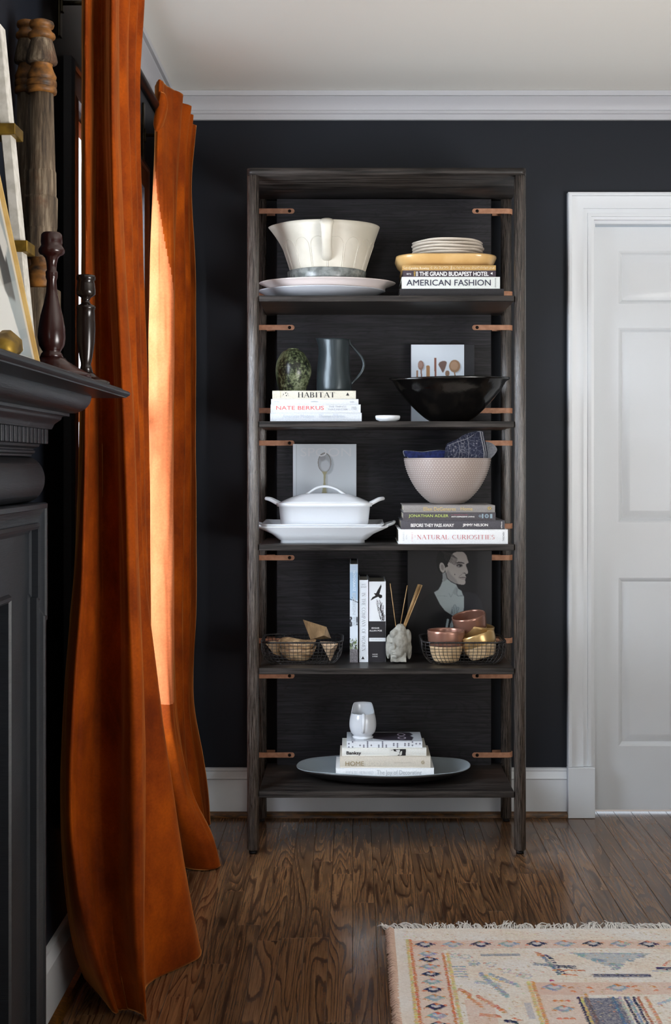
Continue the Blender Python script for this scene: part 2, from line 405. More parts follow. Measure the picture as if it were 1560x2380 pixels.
wall('wall_back', [(WX-.06, DX0, 0, .1, 0, CZ), (DX0, DX1, 0, .1, DZ, CZ), (DX1, RX, 0, .1, 0, CZ)], WALL)
WY0, WY1, WZ0, WZ1 = -1.43, -.45, .45, 2.04
wall('wall_left', [(WX-.05, WX, WY1, 0, 0, CZ), (WX-.05, WX, -3.7, WY0, 0, CZ), (WX-.05, WX, WY0, WY1, 0, WZ0), (WX-.05, WX, WY0, WY1, WZ1, CZ)], WALL)
wall('wall_left_rear', [(-2.6, WX, -3.75, -3.7, 0, CZ), (-2.65, -2.6, RY, -3.7, 0, CZ)], REARW)
wall('wall_right', [(RX, RX+.1, RY, .1, 0, CZ)], REARW)
wall('wall_rear', [(-2.65, RX, RY-.1, RY, 0, CZ)], REARW)
obj('floor_rear', B(-2.6, WX-.1, RY, -3.7, -.04, -.003), OAK, kind=s, smooth=0)
wall('ceiling', [(-2.65, RX, RY, .1, CZ, CZ+.08)], CEIL)
# crown moulding, mitred in the corner
cp = [(0, 2.361), (.013, 2.361), (.013, 2.379), (.019, 2.382), (.019, 2.391), (.013, 2.394), (.016, 2.404), (.026, 2.418), (.043, 2.428), (.046, 2.432), (.056, 2.432), (.056, CZ-.001), (0, CZ-.001)]
path = [(WX+.0005, -3.7), (WX+.0005, -.0005), (RX-.001, -.0005)]
obj('trim_1', sweep(bmesh.new(), path, [(-p, z) for p, z in cp], lambda u, v, h: (u, v, h)), CROWN, kind=s, smooth=30)
# baseboards with ogee top, and the stained shoe moulding
bp = [(0, .003), (.014, .003), (.014, .126), (.017, .130), (.014, .137), (.008, .153), (.010, .156), (.010, .163), (0, .165)]
bmw = speck('shoe_wood', (66, 42, 14), (112, 72, 24), 160, .4, aniso=(.2, 1, 1))
def bboard(name, p):
    o = obj(name, sweep(bmesh.new(), p, [(-a, z) for a, z in bp], lambda u, v, h: (u, v, h)), WHITE, kind=s, smooth=30)
    q = [(.0145, .0005), (.032, .0005), (.031, .008), (.026, .015), (.0145, .019)]
    obj('shoe_moulding', sweep(bmesh.new(), p, [(-a, z) for a, z in q], lambda u, v, h: (u, v, h)), bmw, o, smooth=30)
bboard('baseboard_left', [(WX+.0005, -2.055), (WX+.0005, -.002)])
bboard('baseboard_back', [(WX+.016, -.0005), (.7255, -.0005)])
# door casing, plinth blocks, door
cas = [(0, -.0005), (0, .030), (.004, .033), (.012, .033), (.013, .026), (.024, .023), (.045, .019), (.053, .0205), (.0535, .015), (.068, .013), (.0685, .0165), (.080, .0165), (.0805, .012), (.0900, .010), (.0900, -.0005)]
def casing_bm(pts): return sweep(bmesh.new(), pts, [(-a, h) for a, h in cas], lambda u, v, h: (u, -h, v))
ob = obj('trim_2', casing_bm([(.7275, .172), (.7275, 2.1130), (1.6225, 2.1130), (1.6225, .172)]), WHITE, kind=s, smooth=25)
for x0 in (.7265, 1.5325): obj('plinth_block', B(x0, x0+.0910, -.036, -.0005, .001, .171, .0015, 1), WHITE, ob, smooth=0)
jb = bmesh.new(); box(jb, DX0+.0002, DX0+.006, -.0005, .1, .001, DZ-.0005); box(jb, DX1-.006, DX1-.0002, -.0005, .1, .001, DZ-.0005); box(jb, DX0+.006, DX1-.006, -.0005, .1, DZ-.012, DZ-.0005)
obj('door_jamb', jb, WHITE, ob, smooth=0)
door = tag(bpy.data.objects.new('door_1', None), kind=s); COL.objects.link(door); door.location = ((DX0+DX1)/2, .05, 0)
dy = .036; dx0, dx1 = DX0+.0075, DX1-.0075; dz1 = DZ-.0165
def dX(px): return X(px, dy)
def dZ(py): return Z(py, dy)
pxs = [(dX(1438), dX(1584))]; wpan = pxs[0][1]-pxs[0][0]; st_ = pxs[0][0]-dx0; pxs.append((dx1-st_-wpan, dx1-st_))
rows = [(dZ(706), dZ(583)), (dZ(1214), dZ(762)), (dZ(1734), dZ(1343))]
for a, b in ((dx0, pxs[0][0]), (pxs[0][1], pxs[1][0]), (pxs[1][1], dx1)): obj('stile', B(a, b, dy, dy+.036, .012, dz1), WHITE, door, smooth=0)
for a, b in pxs:
    zs = [.012]+[q for r in rows[::-1] for q in r]+[dz1]
    for z0, z1 in zip(zs[::2], zs[1::2]): obj('rail', B(a, b, dy, dy+.036, z0, z1), WHITE, door, smooth=0)
    for z0, z1 in rows:
        bm = sweep(bmesh.new(), [(a, z0), (b, z0), (b, z1), (a, z1)], [(0, 0), (.006, .003), (.010, .008), (.014, .0115), (.034, .0035), (.040, .0025)], lambda u, v, h: (u, dy+h, v), closed=True, pclosed=False)
        xi, zi = .040, .040
        bm.faces.new([bm.verts.new(c) for c in ((a+xi, dy+.0025, z0+zi), (b-xi, dy+.0025, z0+zi), (b-xi, dy+.0025, z1-zi), (a+xi, dy+.0025, z1-zi))])
        bm.faces.new([bm.verts.new(c) for c in ((a, dy+.03, z0), (a, dy+.03, z1), (b, dy+.03, z1), (b, dy+.03, z0))])
        obj('panel', bm, WHITE, door, smooth=20)
# window in the left wall (hidden behind the curtains but for slivers)
win = tag(bpy.data.objects.new('window_1', None), kind=s); COL.objects.link(win); win.location = (WX, (WY0+WY1)/2, WZ0)
GTRIM = wall_mat('grey_window_paint', (92, 94, 100), .4)
wc = [(0, -.0005), (0, .018), (.006, .024), (.016, .024), (.02, .018), (.07, .014), (.08, .018), (.08, -.0005)]
obj('window_casing', sweep(bmesh.new(), [(WY0-.08, WZ0-.08), (WY0-.08, WZ1+.08), (WY1+.08, WZ1+.08), (WY1+.08, WZ0-.08)], [(-a, h) for a, h in wc], lambda u, v, h: (WX+h, u, v), closed=True), GTRIM, win, smooth=25)
obj('window_sill', B(WX-.05, WX+.045, WY0-.07, WY1+.07, WZ0-.03, WZ0, .004), GTRIM, win, smooth=25)
for z0, z1 in ((WZ0, 1.34), (1.34, WZ1)):
    bm = sweep(bmesh.new(), [(WY0+.002, z0+.002), (WY0+.002, z1-.002), (WY1-.002, z1-.002), (WY1-.002, z0+.002)], [(0, 0), (0, .026), (-.04, .026), (-.04, 0)], lambda u, v, h: (WX-.045+h, u, v), closed=True)
    sh = obj('sash', bm, WHITE, win, smooth=0)
    g = M('window_glass', (255, 255, 255), .02); tr = g.n('BsdfTransparent'); gl = g.n('BsdfGlossy'); gl.inputs['Roughness'].default_value = .02
    mx = g.n('MixShader'); mx.inputs[0].default_value = .07; g.l(tr.outputs[0], mx.inputs[1]); g.l(gl.outputs[0], mx.inputs[2]); g.l(mx.outputs[0], g.t.nodes['Material Output'].inputs[0])
    obj('pane', B(WX-.036, WX-.033, WY0+.04, WY1-.04, z0+.04, z1-.04), g.m, sh, smooth=0)
# ================================================================ bookcase
bc = thing('bookcase', 'tall ebonised oak bookcase with round posts, leather straps and five shelves against the dark wall', 'bookcase', (.104, -.25, 0))
PX_ = (-.306, .5135); PY = (-.435, -.065); PR = .0183
def post_bm(x, y, r):
    bm = bmesh.new(); lathe(bm, [(r*.8, .010), (r, .014), (r, 1.4), (r, 2.079)], x, y, 28); return bm
for x in PX_:
    for y in PY:
        p = obj('leg', post_bm(x, y, PR), POSTW, bc, smooth=60)
        obj('foot_glide', lathe(bmesh.new(), [(.012, 0), (.012, .009)], x, y, 16), IRON, p)
def slab(x0, x1, y0, y1, z0, z1, r, mat, name):
    bm = bmesh.new(); cx, cy = (x0+x1)/2, (y0+y1)/2
    loft(bm, [((x1-x0)/2, (y1-y0)/2, r, z0), ((x1-x0)/2, (y1-y0)/2, r, z1)], cx, cy); return obj(name, bm, mat, bc, smooth=30)
slab(PX_[0]-PR, PX_[1]+PR, PY[0]-PR-.001, -.046, 2.0795, 2.100, PR, SHELFW, 'top_panel')
SZ = [1.711, 1.326, .9486, .5695, .1917]
SF = -.447
for z in SZ:
    bm = bmesh.new()
    box(bm, PX_[0]+.019, PX_[1]-.019, SF, -.052, z-.0185, z, .0012, 1)
    obj('shelf', bm, SHELFW, bc, smooth=20)
obj('back_panel', B(-.253, .462, -.083, -.069, .15, 2.079, .001, 1), BACKW, bc, smooth=0)
# straps: from the panel round the back post and back
def strap(zc, side):
    z0, z1 = zc-.0085, zc+.0085; yf = -.0837
    if side < 0: xs, xp = -.2105, PX_[0]
    else: xs, xp = .4147, PX_[1]
    sg = side; bm = bmesh.new(); pts = []
    # plan polyline (outer face) starting at the tip
    yb = PY[1]-PR-.0012
    pts = [(xs-sg*.008, yf-.0005), (xs+sg*.03, yf-.0008), (xp-sg*.02, yb), (xp-sg*.004, yb)]
    for a in range(-80, 91, 20): pts.append((xp+sg*(PR+.0008)*math.cos(math.radians(a)), PY[1]+(PR+.0008)*math.sin(math.radians(a))))
    pts += [(xp-sg*.02, PY[1]+PR+.0006), (xp-sg*.045, -.0475)]
    n = len(pts); T = .0022; rings = []
    for i, (x, y) in enumerate(pts):
        a = Vector(pts[max(i-1, 0)]); b = Vector(pts[min(i+1, n-1)]); d = (b-a).normalized(); nn = Vector((-d.y, d.x))*(-sg)*-1
        if side < 0: nn = -nn
        nn = Vector((d.y, -d.x)) if sg > 0 else Vector((-d.y, d.x))
        o_ = Vector((x, y)); q = o_+nn*T
        rings.append([bm.verts.new((o_.x, o_.y, z0)), bm.verts.new((q.x, q.y, z0)), bm.verts.new((q.x, q.y, z1)), bm.verts.new((o_.x, o_.y, z1))])
    for a, b in zip(rings, rings[1:]):
        for j in range(4): bm.faces.new((a[j], a[(j+1) % 4], b[(j+1) % 4], b[j]))
    bm.faces.new(rings[0][::-1]); bm.faces.new(rings[-1])
    # rounded tip
    tp = [(xs-sg*.008+(-sg)*.0085*math.sin(math.radians(a)), zc+.0085*math.cos(math.radians(a))) for a in range(0, 181, 20)]
    prism(bm, tp, yf-.0030, yf-.0006); bmesh.ops.recalc_face_normals(bm, faces=bm.faces)
    so = obj('leather_strap', bm, LEATH, bc, smooth=40)
    sb = bmesh.new(); m = Matrix.Translation((xs, yf-.0052, zc))@Matrix.Rotation(math.pi/2, 4, 'X')
    r = bmesh.ops.create_uvsphere(sb, u_segments=14, v_segments=8, radius=.0042, matrix=m@Matrix.Diagonal((1, 1, .8, 1)))
    tube(sb, [(xs, yf-.0022, zc), (xs, yf-.0035, zc)], .0055, 14)
    obj('screw', sb, SCREW, so)
for py in (494, 685, 763, 955, 1030, 1222, 1295, 1487, 1568, 1751):
    for sd in (-1, 1): strap(Z(py, -.06), sd)
# ================================================================ things on the shelves
S1, S2, S3, S4, S5 = SZ
CLOTH = lambda n, c, c2=None: speck(n, c, c2 or tuple(min(255, v+10) for v in c), 420, .75, .15)
def book(name, label, pxa, pxb, z0, z1, y, depth, col, rough=.45, back=None, group=None, spine_top=None, hard=True, mat=None, yaw=0):
    """a book lying flat, spine towards the room"""
    x0, x1 = X(pxa, y), X(pxb, y); y1 = y+depth
    t = thing(name, label, 'book', ((x0+x1)/2, y+depth/2, z0), group)
    m = mat or CLOTH(name+'_cover', col); c = .0026 if hard else .0008
    bm = bmesh.new()
    box(bm, x0, x1, y+.0006, y1, z0, z0+c, .0004, 1); box(bm, x0, x1, y+.0006, y1, z1-c, z1, .0004, 1)
    n = 7; pts = [(y+.0045*(1-math.sin(math.pi*k/n))*.35, z0+.0003+(z1-z0-.0006)*k/n) for k in range(n+1)] if hard else [(y, z0+.0003), (y, z1-.0003)]
    ring = [(a, b) for a, b in pts]+[(a+.0028, b) for a, b in pts[::-1]]
    A = [bm.verts.new((x0+.0002, a, b)) for a, b in ring]; Bv = [bm.verts.new((x1-.0002, a, b)) for a, b in ring]
    for k in range(len(ring)): bm.faces.new((A[k-1], Bv[k-1], Bv[k], A[k]))
    bm.faces.new(A); bm.faces.new(Bv[::-1]); bmesh.ops.recalc_face_normals(bm, faces=bm.faces)
    obj('cover', bm, m, t, smooth=40)
    e = .004 if hard else .0003
    obj('page_block', B(x0+e, x1-e, y+.0055, y1-e, z0+c, z1-c), PAGES, t, smooth=0)
    t['yy'] = y; return t
TX = lambda n, c, r=.5: M(n, c, r).m
def standing(name, label, pxa, pxb, ztop, z0, y, thick, col, spine_left=True, mat=None, group=None, lean=0):
    """a book standing face out against the back panel; y = front face"""
    x0, x1 = X(pxa, y), X(pxb, y); t = thing(name, label, 'book', ((x0+x1)/2, y, z0), group)
    m = mat or CLOTH(name+'_cover', col, col); bm = bmesh.new(); c = .0025
    box(bm, x0, x1, y, y+c, z0, ztop, .0006, 1); box(bm, x0, x1, y+thick-c, y+thick, z0, ztop, .0006, 1)
    xs = (x0, x0+c) if spine_left else (x1-c, x1); box(bm, xs[0], xs[1], y+c*.5, y+thick-c*.5, z0, ztop, .0004, 1)
    obj('cover', bm, m, t, smooth=0); obj('page_block', B(x0+.0035, x1-.0035, y+c, y+thick-c, z0+.003, ztop-.003), PAGES, t, smooth=0)
    return t
def upright(name, label, pxa, pxb, pyt, z0, y, depth, mat, group=None):
    """a book standing in a row, spine to the room"""
    x0, x1 = X(pxa, y), X(pxb, y); z1 = Z(pyt, y); t = thing(name, label, 'book', ((x0+x1)/2, y+depth/2, z0), group)
    bm = bmesh.new(); c = .0025
    box(bm, x0, x0+c, y+.001, y+depth, z0, z1, .0005, 1); box(bm, x1-c, x1, y+.001, y+depth, z0, z1, .0005, 1)
    n = 6; A = []; Bv = []
    ring = [(x0+(x1-x0)*k/n, y+.0012*(1-math.sin(math.pi*k/n))) for k in range(n+1)]; ring += [(a, b+.0025) for a, b in ring[::-1]]
    A = [bm.verts.new((a, b, z0+.0002)) for a, b in ring]; Bv = [bm.verts.new((a, b, z1-.0002)) for a, b in ring]
    for k in range(len(ring)): bm.faces.new((A[k-1], Bv[k-1], Bv[k], A[k]))
    bm.faces.new(A); bm.faces.new(Bv[::-1]); bmesh.ops.recalc_face_normals(bm, faces=bm.faces)
    obj('cover', bm, mat, t, smooth=30)
    obj('page_block', B(x0+c, x1-c, y+.005, y+depth-.004, z0+.004, z1-.005), PAGES, t, smooth=0); return t
def single(name, bm, mat, label, cat, group=None, smooth=40, kind=None):
    return obj(name, bm, mat, smooth=smooth, label=label, cat=cat, group=group)
# ---------------------------------------------------------------- shelf 1, left: platters, dish, pouring bowl
def platter(cx, y, hw, z0, z1, foot, name, label, mat, sx=1, sy=1, group=None, t=.004):
    r = hw*(D+y)/F
    pr = [(r*foot, z0), (r*foot, z0+.004), (r*(foot+.12), z0+.006), (r*.85, z0+(z1-z0)*.55), (r*.985, z1-.0035), (r, z1-.001), (r*.99, z1), (r*.84, z0+(z1-z0)*.6+t), (r*(foot+.1), z0+.006+t), (.001, z0+.006+t)]
    return single(name, lathe(bmesh.new(), pr, X(cx, y), y, 72, sx, sy), mat, label, 'platter', group)
PINKW = M('blush_white_glaze', (204, 192, 188), .3).m
platter(748, -.265, 148, S1+.0002, 1.748, .50, 'serving_platter', 'pale grey oval serving platter lying directly on the top shelf', PLATE, sy=.72)
yb = -.262
platter(761, yb, 159, 1.7390, 1.7735, .72, 'serving_platter', 'wide blush white oval platter on the grey platter under the pouring bowl', PINKW, sy=.70)
dish = single('low_dish', lathe(bmesh.new(), [(.100, 1.7500), (.112, 1.754), (.1245, 1.772), (.1265, 1.806), (.125, 1.808), (.1230, 1.806), (.1205, 1.774), (.108, 1.7600), (.001, 1.7590)], X(759.5, yb), yb, 64), GREYGL, 'shallow grey stoneware dish holding the cream pouring bowl', 'dish')
bx = X(762, yb); t = thing('pouring_bowl', 'large cream stoneware pouring bowl with fluted sides, spout and strap handle', 'bowl', (bx, yb, 1.7605))
zr = 1.949; r0, r1 = .1045, .1665
def spout(x, y, z, a, r):
    k = max(0, math.cos(a-math.pi))**14; q = (z-1.7605)/(zr-1.7605)
    if q > .45: x -= k*.024*((q-.45)/.55)**2.2; z += 0*k
    z += .002*math.sin(2*a+1)*q; return x, y, z
n = 14; pr = [(r0*.9, 1.7605)]+[(r0+(r1-r0)*(k/n)**1.0-.002*math.sin(math.pi*k/n), 1.7625+(zr-1.7625)*k/n) for k in range(n+1)]+[(r1-.003, zr+.0015), (r1-.006, zr)]+[(r0+(r1-r0)*(k/n)-.007-.002*math.sin(math.pi*k/n), 1.7625+(zr-1.7625)*k/n) for k in range(n, 0, -1)]+[(.001, 1.768)]
obj('bowl_body', lathe(bmesh.new(), pr, bx, yb, 128, fn=spout), CREAM, t)
def bsurf(a, z, o_=.0004):
    q = (z-1.7625)/(zr-1.7625); r = r0+(r1-r0)*q-.002*math.sin(math.pi*q)+o_
    return (bx+r*math.cos(a), yb+r*math.sin(a), z)
bm = bmesh.new(); NF = 16
for k in range(NF):
    a0 = math.pi*1.5+(k+.5)*2*math.pi/NF; hwid = math.pi/NF*.9; pts = []
    for i in range(13):
        f = i/12*math.pi; pts.append((a0-hwid*math.cos(f), 1.872+.028*math.sin(f)))
    pts = [(a0-hwid, 1.78)]+pts+[(a0+hwid, 1.78)]
    pts = [(a0-hwid, 1.78+(1.872-1.78)*j/5) for j in range(5)]+pts[1:-1]+[(a0+hwid, 1.872-(1.872-1.78)*j/5) for j in range(1, 6)]
    if abs(math.cos(a0-math.pi)) > .99 and math.cos(a0) < 0: continue
    tube(bm, [bsurf(a, z, -.0002) for a, z in pts], .0016, 6)
obj('fluting', bm, CREAM, t)
for sg in (-1,):
    bm = bmesh.new(); yo = yb+sg*.158; pts = []; wd = []
    for q, dyy, ww in ((0, .0, .021), (.06, .016, .023), (.16, .028, .019), (.4, .030, .0165), (.7, .024, .0155), (.9, .012, .0165), (1, -.004, .014)):
        z = zr-.004-q*.115; rr = r0+(r1-r0)*((z-1.7625)/(zr-1.7625)); pts.append((bx, yb+sg*(rr+dyy-.004), z)); wd.append(ww)
    P = spl([(*p, w_) for p, w_ in zip(pts, wd)], 5)
    tube(bm, [p[:3] for p in P], [p[3] for p in P], 14, flat=.42, up=(1, 0, 0)); obj('handle', bm, CREAM, t, smooth=60)
# ---------------------------------------------------------------- shelf 1, right: books, tray, plates
yf = -.40
zb = [S1+.0002, Z(671, yf), Z(643.5, yf), Z(628.5, yf), Z(616.5, yf)]
BLK = CLOTH('black_linen', (34, 32, 34), (42, 40, 42))
b = book('coffee_table_book', 'unmarked black cloth book at the bottom of the stack on the top shelf', 929, 1172, zb[0], zb[1], yf, .30, 0, mat=BLK)
b = book('coffee_table_book', 'thick white book with large dark capitals on its spine under the purple-black book', 934, 1162.5, zb[1]+.0002, zb[2], yf, .29, (208, 212, 208), hard=True)
lettering('AMERICAN FASHION', (945, 1141, 650, 664), yf, TX('ink_navy', (44, 46, 66)), b, bold=.012)
lettering('ASSOULINE', (1150.5, 1153, 646, 668), yf, TEXTK, b, rot=2, name='publisher')
b = book('coffee_table_book', 'dark plum hardback with white block capitals below the gold spined book', 937, 1153, zb[2]+.0002, zb[3], yf, .27, (58, 48, 56))
WTX = TX('white_ink', (230, 230, 228)); lettering('THE GRAND BUDAPEST HOTEL', (975, 1136, 631.5, 641.5), yf, WTX, b, bold=.03, gap=.95)
lettering('SEITZ', (945, 956, 635, 638.5), yf, WTX, b, name='author'); lettering('WES', (962, 966, 630.5, 642.5), yf, TX('ochre_ink', (220, 180, 70)), b, rot=2, name='author')
bm = bmesh.new()
for k in range(3): box(bm, X(967.5+k*1.6, yf), X(968.3+k*1.6, yf), yf-.0008, yf-.0002, Z(642, yf), Z(631, yf))
bm.faces.new([bm.verts.new((X(a, yf), yf-.0007, Z(c, yf))) for a, c in ((1140, 635.5), (1145, 632.5), (1145, 638.5))][::-1]); obj('emblem', bm, WTX, b, smooth=0, kind='stuff')
b = book('coffee_table_book', 'thin golden ochre book with white script and scrolls under the yellow tray', 935, 1153, zb[3]+.0002, zb[4], yf, .26, (178, 142, 84))
lettering('Cynthia Rowley', (950, 998, 620.5, 627.5), yf, TX('cream_ink', (238, 226, 200)), b)
lettering('Slim', (1047, 1051, 618, 627), yf, TX('cream_ink', (238, 226, 200)), b, rot=2, name='subtitle')
bm = bmesh.new()
for q in list(range(1004, 1043, 6))+list(range(1056, 1150, 7))+[941, 945]:
    pts = []; s_ = random.choice((-1, 1)); 
    for k in range(11):
        a = k*.62; r = .5+.32*k; pts.append((X(q+r*math.cos(a*s_+q)*.9, yf), yf-.0004, Z(622.5+r*math.sin(a*s_+q)*.8, yf)))
    tube(bm, pts, .00045, 4)
obj('scrollwork', bm, TX('cream_ink', (238, 226, 200)), b, kind='stuff')
yt = -.26; zt = zb[4]+.0003; ztop_ = Z(591, yt-.105)
YEL = speck('mustard_glaze', (204, 164, 104), (214, 176, 118), 14, .2)
hx = (1152-917)/2*(D+yt)/F*.985; hh = ztop_-zt
single('serving_tray', loft(bmesh.new(), [(hx*.80, .095, .05, zt), (hx*.86, .104, .06, zt+.002), (hx*.95, .118, .07, zt+hh*.4), (hx, .127, .08, zt+hh*.86), (hx*.995, .1275, .08, zt+hh), (hx*.965, .122, .076, zt+hh*.9), (hx*.93, .118, .07, ztop_-.0115), (hx*.90, .115, .07, ztop_-.0125)], X(1034.5, yt), yt, 10), YEL, 'mustard yellow rounded tray on the book stack, holding the small cream plates', 'tray')
PLC = speck('cream_bisque', (206, 196, 182), (196, 184, 170), 12, .5)
zp = ztop_-.0085
for k in range(6):
    ph = random.uniform(0, 6); rr = .1155-.001*(k % 3); cxk = X(1040+(k % 2)*1.2-(k > 3)*1, yt)
    zz = zp+k*.00985
    def fn(x, y, z, a, r, ph=ph): return x*(1+.008*math.sin(3*a+ph)), y*(1+.008*math.cos(2*a+ph)), z+(.0011*math.sin(3*a+ph)+.0008*math.sin(5*a+2*ph))*(r/.115)
    pr = [(rr*.55, zz), (rr*.7, zz+.001), (rr*.93, zz+.0055), (rr, zz+.0095), (rr*.985, zz+.0112), (rr*.9, zz+.0085), (rr*.68, zz+.0047), (.001, zz+.004)]
    # plates nest: each rim laps over the one below
    lab = ['lowest small cream plate, resting in the yellow tray', 'second cream plate from the bottom of the plate stack', 'third cream plate from the bottom of the plate stack', 'third cream plate from the top of the plate stack', 'cream plate just below the topmost plate on the tray', 'topmost wavy-edged cream plate of the stack on the tray'][k]
    single('side_plate', lathe(bmesh.new(), pr, cxk, yt, 56, fn=fn), PLC, lab, 'plate', 'cream plates on the yellow tray')
# ---------------------------------------------------------------- shelf 2, left
yf = -.41
zz = [S2+.0002, Z(959.5, yf), Z(940, yf), Z(927.5, yf), Z(908, yf)]
RED = TX('coral_ink', (214, 96, 88)); GRI = TX('grey_ink', (150, 154, 160)); SIL = TX('silver_ink', (176, 184, 194))
b = book('coffee_table_book', 'white book with pale silver serif lettering, bottom of the stack beneath the vase', 628, 841, zz[0], zz[1], yf, .28, (192, 196, 201))
lettering('American Modern', (657, 730, 963, 972), yf, SIL, b); lettering('Thomas O\u2019Brien', (741, 801, 963, 972), yf, SIL, b, name='author')
b = book('coffee_table_book', 'white book with coral red capitals on its spine beneath the vase and pitcher', 629, 838.5, zz[1]+.0002, zz[2], yf, .27, (196, 199, 203))
lettering('NATE BERKUS', (642, 753, 943.5, 952.5), yf, RED, b); lettering('THE THINGS', (764, 805, 943, 947), yf, GRI, b, name='subtitle'); lettering('THAT MATTER', (762, 808, 949.5, 953.5), yf, GRI, b, name='subtitle')
lettering('SPIEGEL', (817, 829, 945, 948), yf, GRI, b, name='publisher'); lettering('& GRAU', (817, 829, 949, 952), yf, GRI, b, name='publisher')
b = book('coffee_table_book', 'thin plain white book second from the top of the stack beneath the vase', 630, 833.5, zz[2]+.0002, zz[3], yf, .26, (196, 199, 203))
lettering('ELENI ISBELL', (637, 651, 932.5, 934.5), yf, GRI, b); lettering('KINFOLK', (723, 740, 932, 935), yf, GRI, b); lettering('Ouze', (813, 823, 931.5, 935.5), yf, GRI, b, name='publisher')
b = book('coffee_table_book', 'ivory book with bold black serif title directly under the vase and pitcher', 633, 827.5, zz[3]+.0002, zz[4], yf, .27, (194, 190, 176))
lettering('HABITAT', (693, 778.5, 911.5, 924), yf, TEXTK, b, serif=True, heavy=.17, thin=.04, gap=.22)
lettering('LEWIS', (651, 653.5, 911, 924), yf, TX('olive_ink', (150, 140, 80)), b, rot=1, name='author')
bm = bmesh.new()
for dx_, dz_, r_ in ((0, 0, 1.2), (5, -3, 1.4), (7, 3, 1.5), (10, -1, 1.1), (8, -4.5, .8), (12, 3, .8), (-1, 3, .7)):
    m = Matrix.Translation((X(659+dx_, yf), yf-.0003, Z(916.5+dz_, yf)))@Matrix.Rotation(math.pi/2, 4, 'X'); bmesh.ops.create_circle(bm, cap_ends=True, segments=10, radius=r_*.0013, matrix=m)
bm.faces.new([bm.verts.new((X(a, yf), yf-.0006, Z(c, yf))) for a, c in ((804.5, 919.5), (812, 919.5), (808.2, 912))]); obj('emblem', bm, TEXTK, b, smooth=0, kind='stuff')
def vase_mat():
    m = M('mottled_green_glaze', (120, 130, 92), .28); v = m.coord()
    a = m.noise(v, 16, 4, .6); c = m.noise(v, 120, 4, .7); q = m.n('Math', operation='ADD'); m.l(a, q.inputs[0]); m.l(c, q.inputs[1])
    h_ = m.n('Math', operation='MULTIPLY'); h_.inputs[1].default_value = .5; m.l(q.outputs[0], h_.inputs[0]); m.base(m.ramp(h_.outputs[0], [(.44, (18, 22, 16)), (.49, (56, 64, 44)), (.53, (100, 110, 80)), (.60, (134, 140, 114))])); m.bump(m.noise(m.coord((1, 1, 10)), 22, 2), .3, .001); return m.m
yv = -.27; prf = spl(lpx(681.5, yv, [(29, 908), (31, 903), (37, 884), (41.5, 862), (40, 842), (33, 826), (25, 814), (15, 808), (13, 806), (12.5, 805)]), 5)
z0_ = prf[0][1]; prf = [(r, zz[4]+.0004+(z-z0_)) for r, z in prf]; zt_ = prf[-1][1]
prf += [(prf[-1][0]-.003, zt_+.0005), (prf[-1][0]-.006, zt_-.004), (.004, zt_-.03)]
t = single('bud_vase', lathe(bmesh.new(), prf, X(681.5, yv), yv, 56, fn=lambda x, y, z, a, r: (x+.0015*math.sin(z*60), y, z)), vase_mat(), 'squat mottled green glazed vase standing on the ivory book', 'vase')
PEW = M('pewter_glaze', (52, 60, 63), .3, .4); PEW.bump(PEW.noise(PEW.coord((1, 1, .5)), 20, 3), .6, .004); PEW = PEW.m
t = thing('pitcher', 'tall pewter grey ceramic pitcher with thin looped handle on the ivory book', 'pitcher', (X(776.5, yv), yv, zz[4]+.0004))
pr = spl(lpx(0, yv, [(37, 907.5), (40, 904), (41.2, 896), (40, 870), (37.5, 840), (36, 810), (35.5, 784)]), 6); z0_ = pr[0][1]; pr = [(r, zz[4]+.0004+z-z0_) for r, z in pr]; zt_ = pr[-1][1]; rr = pr[-1][0]
pr += [(rr-.001, zt_+.001), (rr-.003, zt_)]+[(r-.0035, z) for r, z in pr[-2:4:-6]]+[(.001, zz[4]+.006)]
def pit(x, y, z, a, r):
    q = max(0, (z-(zt_-.045))/.045); k = max(0, math.cos(a-math.pi)); x -= .010*q*q*k**4; z += .004*q*k**3; return x+.001*math.sin(z*45+2*a), y, z
obj('pitcher_body', lathe(bmesh.new(), pr, X(776.5, yv), yv, 64, fn=pit), PEW, t)
hp = spl([(X(a, yv), yv, Z(b_, yv)) for a, b_ in ((811, 789), (815, 800), (828, 815), (841, 831), (846, 846), (842, 862), (832, 876), (822, 886), (816, 893))], 5)
obj('handle', tube(bmesh.new(), hp, .0042, 10, flat=.6), PEW, t, smooth=70)
# ---------------------------------------------------------------- shelf 2, right
yd = -.40
single('pinch_dish', lathe(bmesh.new(), [(.026, S2+.0002), (.0265, S2+.002), (.036, S2+.006), (.0385, S2+.012), (.0385, S2+.0175), (.037, S2+.019), (.0355, S2+.0175), (.035, S2+.012), (.026, S2+.007), (.001, S2+.006)], X(901.5, yd), yd, 48), PORC, 'tiny white porcelain dish standing alone between books and the black bowl', 'dish')
ys = -.125; zt_ = Z(800.5, ys)
t = standing('cookbook', 'square white cookbook with wooden spoons on its cover, behind the black bowl', 955, 1103, zt_, S2+.0002, ys, .035, (214, 220, 226), spine_left=True, mat=CLOTH('black_cloth', (30, 30, 33)))
C = Canvas(955.5, 801, 1079, 985, .8, (212, 220, 228))
C.put(C.gx < 957.5, (190, 196, 204))
def spoon(cx, cy, rx, ry, c, stem, rot=0):
    C.ell(cx+3, cy+2, rx, ry, (168, 174, 182), 3, .8, rot)
    C.line([(cx, cy), (cx+stem, 905)], 3.2, c, 0); C.ell(cx, cy, rx, ry, c, 1, 1, rot); C.ell(cx-1, cy-1, rx*.7, ry*.7, tuple(min(255, v+26) for v in c), 2, .9, rot)
spoon(978.5, 849, 6.8, 10.8, (140, 108, 96), 3); spoon(1057, 851, 12.8, 14.5, (150, 116, 88), 1)
